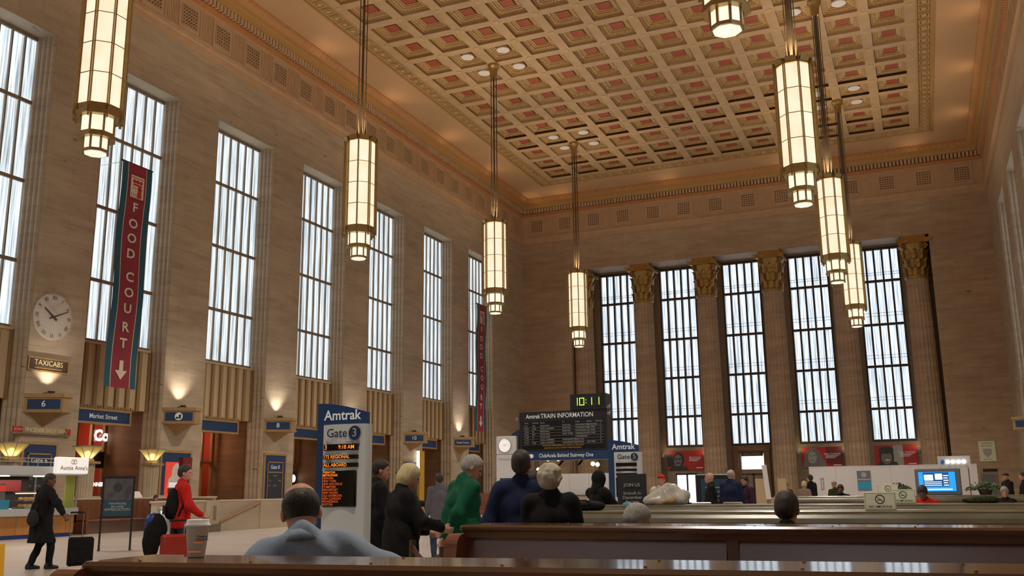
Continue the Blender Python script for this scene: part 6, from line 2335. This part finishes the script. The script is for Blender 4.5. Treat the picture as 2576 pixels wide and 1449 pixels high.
        ob('hair', hr.mesh('hair', hair, max(min(r, 0.008), 0.005)), t, scale=(s, s, s))
    t['_'] = 0
    del t['_']
    return t, dict(hc=hc*s, Rh=Rh, hands={q: arm[q][1]*s for q in 'LR'}, sh={q: sh[q]*s for q in 'LR'}, hip=hip*s, U=U, s=s)
EYE = MB().ball((0, 0, 0), (0.0125, 0.009, 0.009), 10, 6).mesh('eye', 'eye', True)

def mesh_two_blend(B, nb, k2, name, m, res):
    """as SDF.mesh, with the primitives from nb on blended tightly"""
    allp = B.p
    lo, hi = np.full(3, 1e9), np.full(3, -1e9)
    bbs = []
    for p in allp:
        if p[0] == 'c':
            r = max(p[3], p[4])
            a, b = np.minimum(p[1], p[2])-r, np.maximum(p[1], p[2])+r
        else:
            r = p[2].max()
            a, b = p[1]-r, p[1]+r
        bbs.append((a, b))
        lo, hi = np.minimum(lo, a), np.maximum(hi, b)
    mg = B.k+3*res
    lo, hi = lo-mg, hi+mg
    n = np.ceil((hi-lo)/res).astype(int)+1
    ax = [lo[i]+res*np.arange(n[i]) for i in range(3)]
    F = np.full(n, 0.5)
    for i, (p, (a, b)) in enumerate(zip(allp, bbs)):
        k = B.k if i < nb else k2
        i0 = np.maximum(((a-mg-lo)/res).astype(int), 0)
        i1 = np.minimum(((b+mg-lo)/res).astype(int)+2, n)
        sl = tuple(slice(i0[j], i1[j]) for j in range(3))
        P = np.stack(np.meshgrid(*[ax[j][sl[j]] for j in range(3)], indexing='ij'), -1)
        d = B._cone(P, *p[1:]) if p[0] == 'c' else B._ell(P, p[1], p[2], p[3])
        f = F[sl]
        h = np.clip(0.5+0.5*(f-d)/k, 0, 1)
        F[sl] = f+(d-f)*h-k*h*(1-h)
    return surface_nets(F, lo, res, name, m, True)

# --- the man in the pale blue shirt on the near bench
person('man with a balding dark crown in a pale blue shirt seated against the near bench', -2.38, 3.46, 30, 1.78, hair='hair_dark', style='bald', top='shirt_blue', bottom='cloth_navy',
       seat=0.555, roll=-0.10, lean=0.05, head=(0.1, -0.34), handL=(-0.10, 0.42, 0.86), handR=(0.36, 0.26, 0.95), poleL=(0.0, -0.2, -1.0), poleR=(0.9, -0.35, -0.3), res=0.0075, bulk=1.0, high=True, drop=(0, 0.02, -0.02))
# --- standing group
person('grey haired man in a green jacket looking down with hands clasped behind him', -4.33, 8.85, -36, 1.77, hair='hair_grey', style='short', top='cloth_green', bottom='cloth_black',
       lean=0.05, head=(-0.45, -0.45), handL=(-0.03, -0.21, 0.90), handR=(0.03, -0.19, 0.95), poleL=(-0.9, -0.5, 0), poleR=(0.9, -0.5, 0), res=0.009, bulk=1.2)
person('blond woman in a black jacket reaching one hand forward', -4.70, 8.25, -46, 1.67, hair='hair_blond', style='bob', top='cloth_black', bottom='cloth_black',
       lean=0.04, head=(-0.1, -0.4), handR=(0.20, 0.38, 1.10), handL=(-0.06, 0.30, 1.06), res=0.009, bulk=1.38)
person('person in a long dark coat standing right behind the near gate pylon', -6.0, 9.98, -50, 1.77, hair='hair_dark', style='short', top='cloth_black', bottom='cloth_black', coat=0.55, head=(-0.2, -0.1), res=0.012, bulk=1.25)
person('short haired man in a navy coat seen from behind under the departure board', -3.2, 7.7, 16, 1.73, skin='skin_dark', hair='hair_dark', style='short', top='cloth_navy', bottom='cloth_navy', coat=0.60,
       head=(-0.15, 0.22), res=0.010, bulk=1.05, handL=(-0.30, 0.10, 0.92), handR=(0.30, 0.08, 0.90))
person('woman with silver hair in a black coat seen from behind', -2.78, 7.3, 14, 1.60, hair='hair_silver', style='curly', top='cloth_black', bottom='cloth_black', coat=0.55,
       head=(-0.15, 0.18), res=0.010, bulk=1.15)
person('person in dark blue half hidden behind the silver haired woman', -3.25, 8.1, -30, 1.56, hair='hair_dark', style='short', top='cloth_navy', bottom='cloth_black', res=0.014)
# --- seated on the second bench
person('seated grey haired man with a dark collar bending his head, behind the second bench', -2.08, 7.0, -25, 1.62, hair='hair_grey', style='full', top='cloth_black', bottom='cloth_grey', seat=0.45,
       lean=0.10, head=(-0.5, -0.30), res=0.009, bulk=1.1)
person('seated man with short dark hair and a dark green collar, behind the second bench', -0.92, 7.02, -4, 1.76, hair='hair_dark', style='short', top='cloth_camo', bottom='cloth_black', seat=0.45,
       lean=0.02, head=(0.05, -0.1), res=0.009, bulk=1.08)
# --- traveller in the long dark coat
person('man in a long dark overcoat pulling a black suitcase past the snack kiosk', -16.0, 13.98, -18, 1.82, skin='skin_dark', hair='hair_dark', style='short', top='cloth_black', bottom='cloth_black', coat=0.48,
       head=(-0.5, -0.15), handR=(0.53, 0.16, 1.0), handL=(-0.24, 0.15, 0.95), poleR=(0.6, -0.8, 0.3), feet=((-0.12, -0.10, 0.08), (0.12, 0.14, 0.08)), res=0.011, lean=0.06, bulk=1.15)
sb = SDF(0.02)
sb.ell((0, 0, 0), (0.20, 0.07, 0.15)).ell((0, 0.0, -0.05), (0.21, 0.075, 0.11))
t = thing('shoulder_bag', 'dark olive shoulder bag hanging against the long overcoat', 'bag', (-15.93, 13.70, 0.98), R(-18))
ob('pouch', sb.mesh('pouch', 'cloth_char', 0.015), t)
MB().tube([(-0.17, 0.0, 0.05), (-0.10, 0.02, 0.25), (0.03, 0.08, 0.46)], 0.016, 6).build('strap', 'cloth_char', t)
# --- traveller in the red hood
person('man in a red hooded top walking with a black backpack', -11.28, 12.55, -38, 1.86, hair='hair_dark', style='short', top='cloth_red', bottom='jeans',
       head=(-0.45, 0.0), handR=(0.20, 0.28, 1.0), handL=(-0.24, 0.10, 0.9), feet=((-0.1, -0.22, 0.08), (0.1, 0.24, 0.08)), res=0.010, lean=0.03, bulk=1.05)
t = thing('backpack', 'black backpack worn over the red hooded top', 'backpack', (-11.27, 12.44, 1.12), R(-38))
bp = SDF(0.03)
bp.ell((0, -0.06, 0.12), (0.15, 0.10, 0.26)).ell((0, -0.11, 0.02), (0.12, 0.075, 0.14))
ob('pack', bp.mesh('pack', 'cloth_black', 0.012), t)
b = MB()
for u in (-0.11, 0.11):
    b.tube([(u, 0.02, -0.08), (u*1.25, 0.10, 0.15), (u*1.1, 0.13, 0.38), (u, 0.02, 0.40)], 0.022, 6)
b.build('strap', 'cloth_black', t)
MB().box(-0.10, 0.10, -0.20, -0.185, -0.04, 0.1).build('pocket', 'cloth_char', t)
hd = SDF(0.03)
hd.cone((-0.09, 0, 0), (0.09, 0, 0), 0.07, 0.07).ell((0, -0.05, -0.05), (0.12, 0.07, 0.10))
t = thing('draped_coat', 'blue and black coat carried low beside the red hooded traveller', 'coat', (-11.42, 12.2, 0.84), R(-38))
cp = SDF(0.04)
cp.ell((0, 0, 0), (0.12, 0.16, 0.26)).ell((0.02, -0.08, -0.15), (0.10, 0.14, 0.28))
cp.wr = (0.012, 22, 14)
ob('coat_cloth', cp.mesh('coat_cloth', 'cloth_black', 0.015), t)
cp = SDF(0.03)
cp.ell((-0.04, -0.06, 0.12), (0.10, 0.13, 0.15))
ob('blue_lining', cp.mesh('blue_lining', 'kick', 0.015), t)
# --- people farther off
FAR = 'distant travellers'
person('hooded figure in black holding a blue and white bag', -4.72, 14.45, -30, 1.66, hair='hair_dark', style=None, hood=True, top='cloth_black', bottom='cloth_black', coat=0.35, head=(0.0, -0.15),
       handR=(0.16, 0.40, 1.0), handL=(-0.12, 0.36, 1.0), res=0.014, bulk=0.88)
t = thing('carrier_bag', 'small blue and white carrier bag held by the hooded figure', 'bag', (-4.32, 14.72, 0.98), R(-30))
cb_ = SDF(0.03)
cb_.ell((0, 0, 0), (0.13, 0.08, 0.16))
cb_.wr = (0.012, 30, 24)
ob('sack', cb_.mesh('sack', 'plastic_bag', 0.014), t)
cb_ = SDF(0.03)
cb_.ell((-0.02, 0, 0.16), (0.10, 0.07, 0.06))
ob('blue_flap', cb_.mesh('blue_flap', 'sky_blue_box', 0.014), t)
person('person in a red cap and pale top beside the heap of clear plastic', -5.0, 19.5, -160, 1.68, hair='cloth_red', style='cap', top='cloth_white', bottom='jeans', res=0.016)
person('man in a navy jacket standing by the chrome chairs', -4.08, 22.2, -10, 1.80, hair='hair_grey', style='bald', top='cloth_navy', bottom='cloth_black', head=(-0.5, 0), res=0.014, bulk=1.25)
person('pale bald man in black in front of the ticket machine', -4.42, 21.6, 100, 1.73, hair='hair_grey', style=None, top='cloth_black', bottom='cloth_black', res=0.016, bulk=1.05)
person('person in dusty maroon beside the navy jacket', -3.92, 23.1, 150, 1.66, hair='hair_dark', style='full', top='cloth_purple', bottom='cloth_black', res=0.018)
person('tall person in black standing at the end of the long white hoarding', -3.62, 34.3, 60, 1.80, hair='hair_dark', style='short', top='cloth_black', bottom='cloth_black', coat=0.5, res=0.018, bulk=1.15)
person('person in purple far behind the dark haired seated man', -4.02, 30.9, 10, 1.55, skin='skin_dark', hair='hair_dark', style='full', top='cloth_purple', bottom='cloth_black', res=0.02)
person('person in dusty pink far behind the dark haired seated man', -3.5, 31.3, -30, 1.56, hair='hair_blond', style='full', top='cloth_pink', bottom='cloth_grey', res=0.02)
person('person in olive with a pink cap in front of the white hoarding', -2.62, 31.5, 40, 1.55, hair='cloth_pink', style='cap', top='cloth_camo', bottom='cloth_grey', res=0.018)
person('dark haired person seated low at the far marble parapet', -2.02, 26.15, 175, 1.62, skin='skin_dark', hair='hair_dark', style='full', top='cloth_black', bottom='cloth_black', seat=0.60, res=0.016, lean=0.1)
person('person in red seated below the television, head bent', -0.05, 18.45, 170, 1.66, skin='skin_dark', hair='hair_dark', style='full', top='cloth_red', bottom='cloth_grey', seat=0.55, lean=0.12, head=(0, -0.35),
       handL=(-0.1, 0.34, 0.98), handR=(0.12, 0.32, 0.98), res=0.014, bulk=1.15)
person('person in a dark cap standing at the right end of the parapet', 2.45, 35.8, 120, 1.77, hair='hair_dark', style='cap', top='cloth_black', bottom='cloth_black', res=0.018, bulk=1.15)
person('person in black facing the dark cap, at the edge of view', 2.78, 33.7, 90, 1.76, hair='hair_dark', style='short', top='cloth_black', bottom='cloth_black', res=0.018, bulk=1.15)
person('grey haired man seated by the edge of view in front of the dark cap', 1.60, 24.45, 150, 1.72, hair='hair_grey', style='full', top='cloth_black', bottom='cloth_grey', seat=0.45, head=(0.5, -0.1), res=0.014)
person('dark haired person seated at the very edge of view', 2.22, 24.45, 120, 1.66, hair='hair_dark', style='full', top='cloth_black', bottom='cloth_grey', seat=0.45, res=0.014)
person('young man in a dark top looking at his phone far behind the blond woman', -10.25, 18.4, -70, 1.74, hair='hair_dark', style='short', top='cloth_char', bottom='jeans', head=(0, -0.4), handR=(0.1, 0.36, 1.15), handL=(-0.05, 0.34, 1.12), res=0.014)
person('man in a grey shirt seen from behind, far off beside the green jacket', -9.5, 18.3, 40, 1.76, hair='hair_dark', style='short', top='cloth_grey', bottom='jeans', res=0.014)
person('person in dark clothes seated on the side bench behind the poster stand', -28.2, 29.9, -90, 1.68, hair='hair_dark', style='short', top='cloth_navy', bottom='cloth_grey', seat=0.5, res=0.018, head=(0, -0.3))
# soft heaps
def blob(name, label, cat, loc, rz, parts, m, res, part, wr=(0.02, 14, 12)):
    t = thing(name, label, cat, loc, rz)
    s = SDF(0.05)
    for c, r in parts:
        s.ell(c, r)
    s.wr = wr
    s.cut((0, 0, -1), 0.0)
    ob(part, s.mesh(part, m, res), t)
    return t
t = blob('plastic_heap', 'heap of crumpled clear plastic lying on the far marble parapet', 'bag', (-3.50, 13.95, 1.171), 0.2, [((0, 0, 0.08), (0.27, 0.15, 0.13)), ((0.03, 0, 0.19), (0.15, 0.12, 0.12)), ((-0.18, 0, 0.07), (0.16, 0.14, 0.11)), ((0.2, 0, 0.1), (0.13, 0.13, 0.12))], 'plastic_bag', 0.012, 'sheet')
s_ = SDF(0.03)
s_.ell((0.06, -0.10, 0.07), (0.08, 0.06, 0.06)).ell((-0.05, -0.12, 0.05), (0.05, 0.04, 0.04))
ob('contents', s_.mesh('contents', 'cardboard', 0.012), t)
t = blob('duffel_bag', 'flat black bag lying on the nearest marble parapet', 'bag', (-3.55, 10.27, 1.171), 0.1, [((0, 0, 0.03), (0.24, 0.12, 0.06)), ((0.1, 0, 0.05), (0.16, 0.11, 0.055))], 'cloth_black', 0.012, 'sack', (0.006, 20, 20))
MB().tube([(-0.12, -0.1, 0.05), (-0.05, -0.14, 0.11), (0.08, -0.14, 0.11), (0.14, -0.1, 0.06)], 0.008, 6).build('strap', 'cloth_char', t)
t = blob('rolled_cloth', 'rolled olive cloth lying on the second marble parapet near the edge of view', 'cloth', (0.62, 13.95, 1.171), 0.0, [((0, 0, 0.035), (0.22, 0.09, 0.05)), ((0.1, 0, 0.04), (0.12, 0.08, 0.05))], 'cloth_camo', 0.014, 'roll', (0.006, 20, 20))
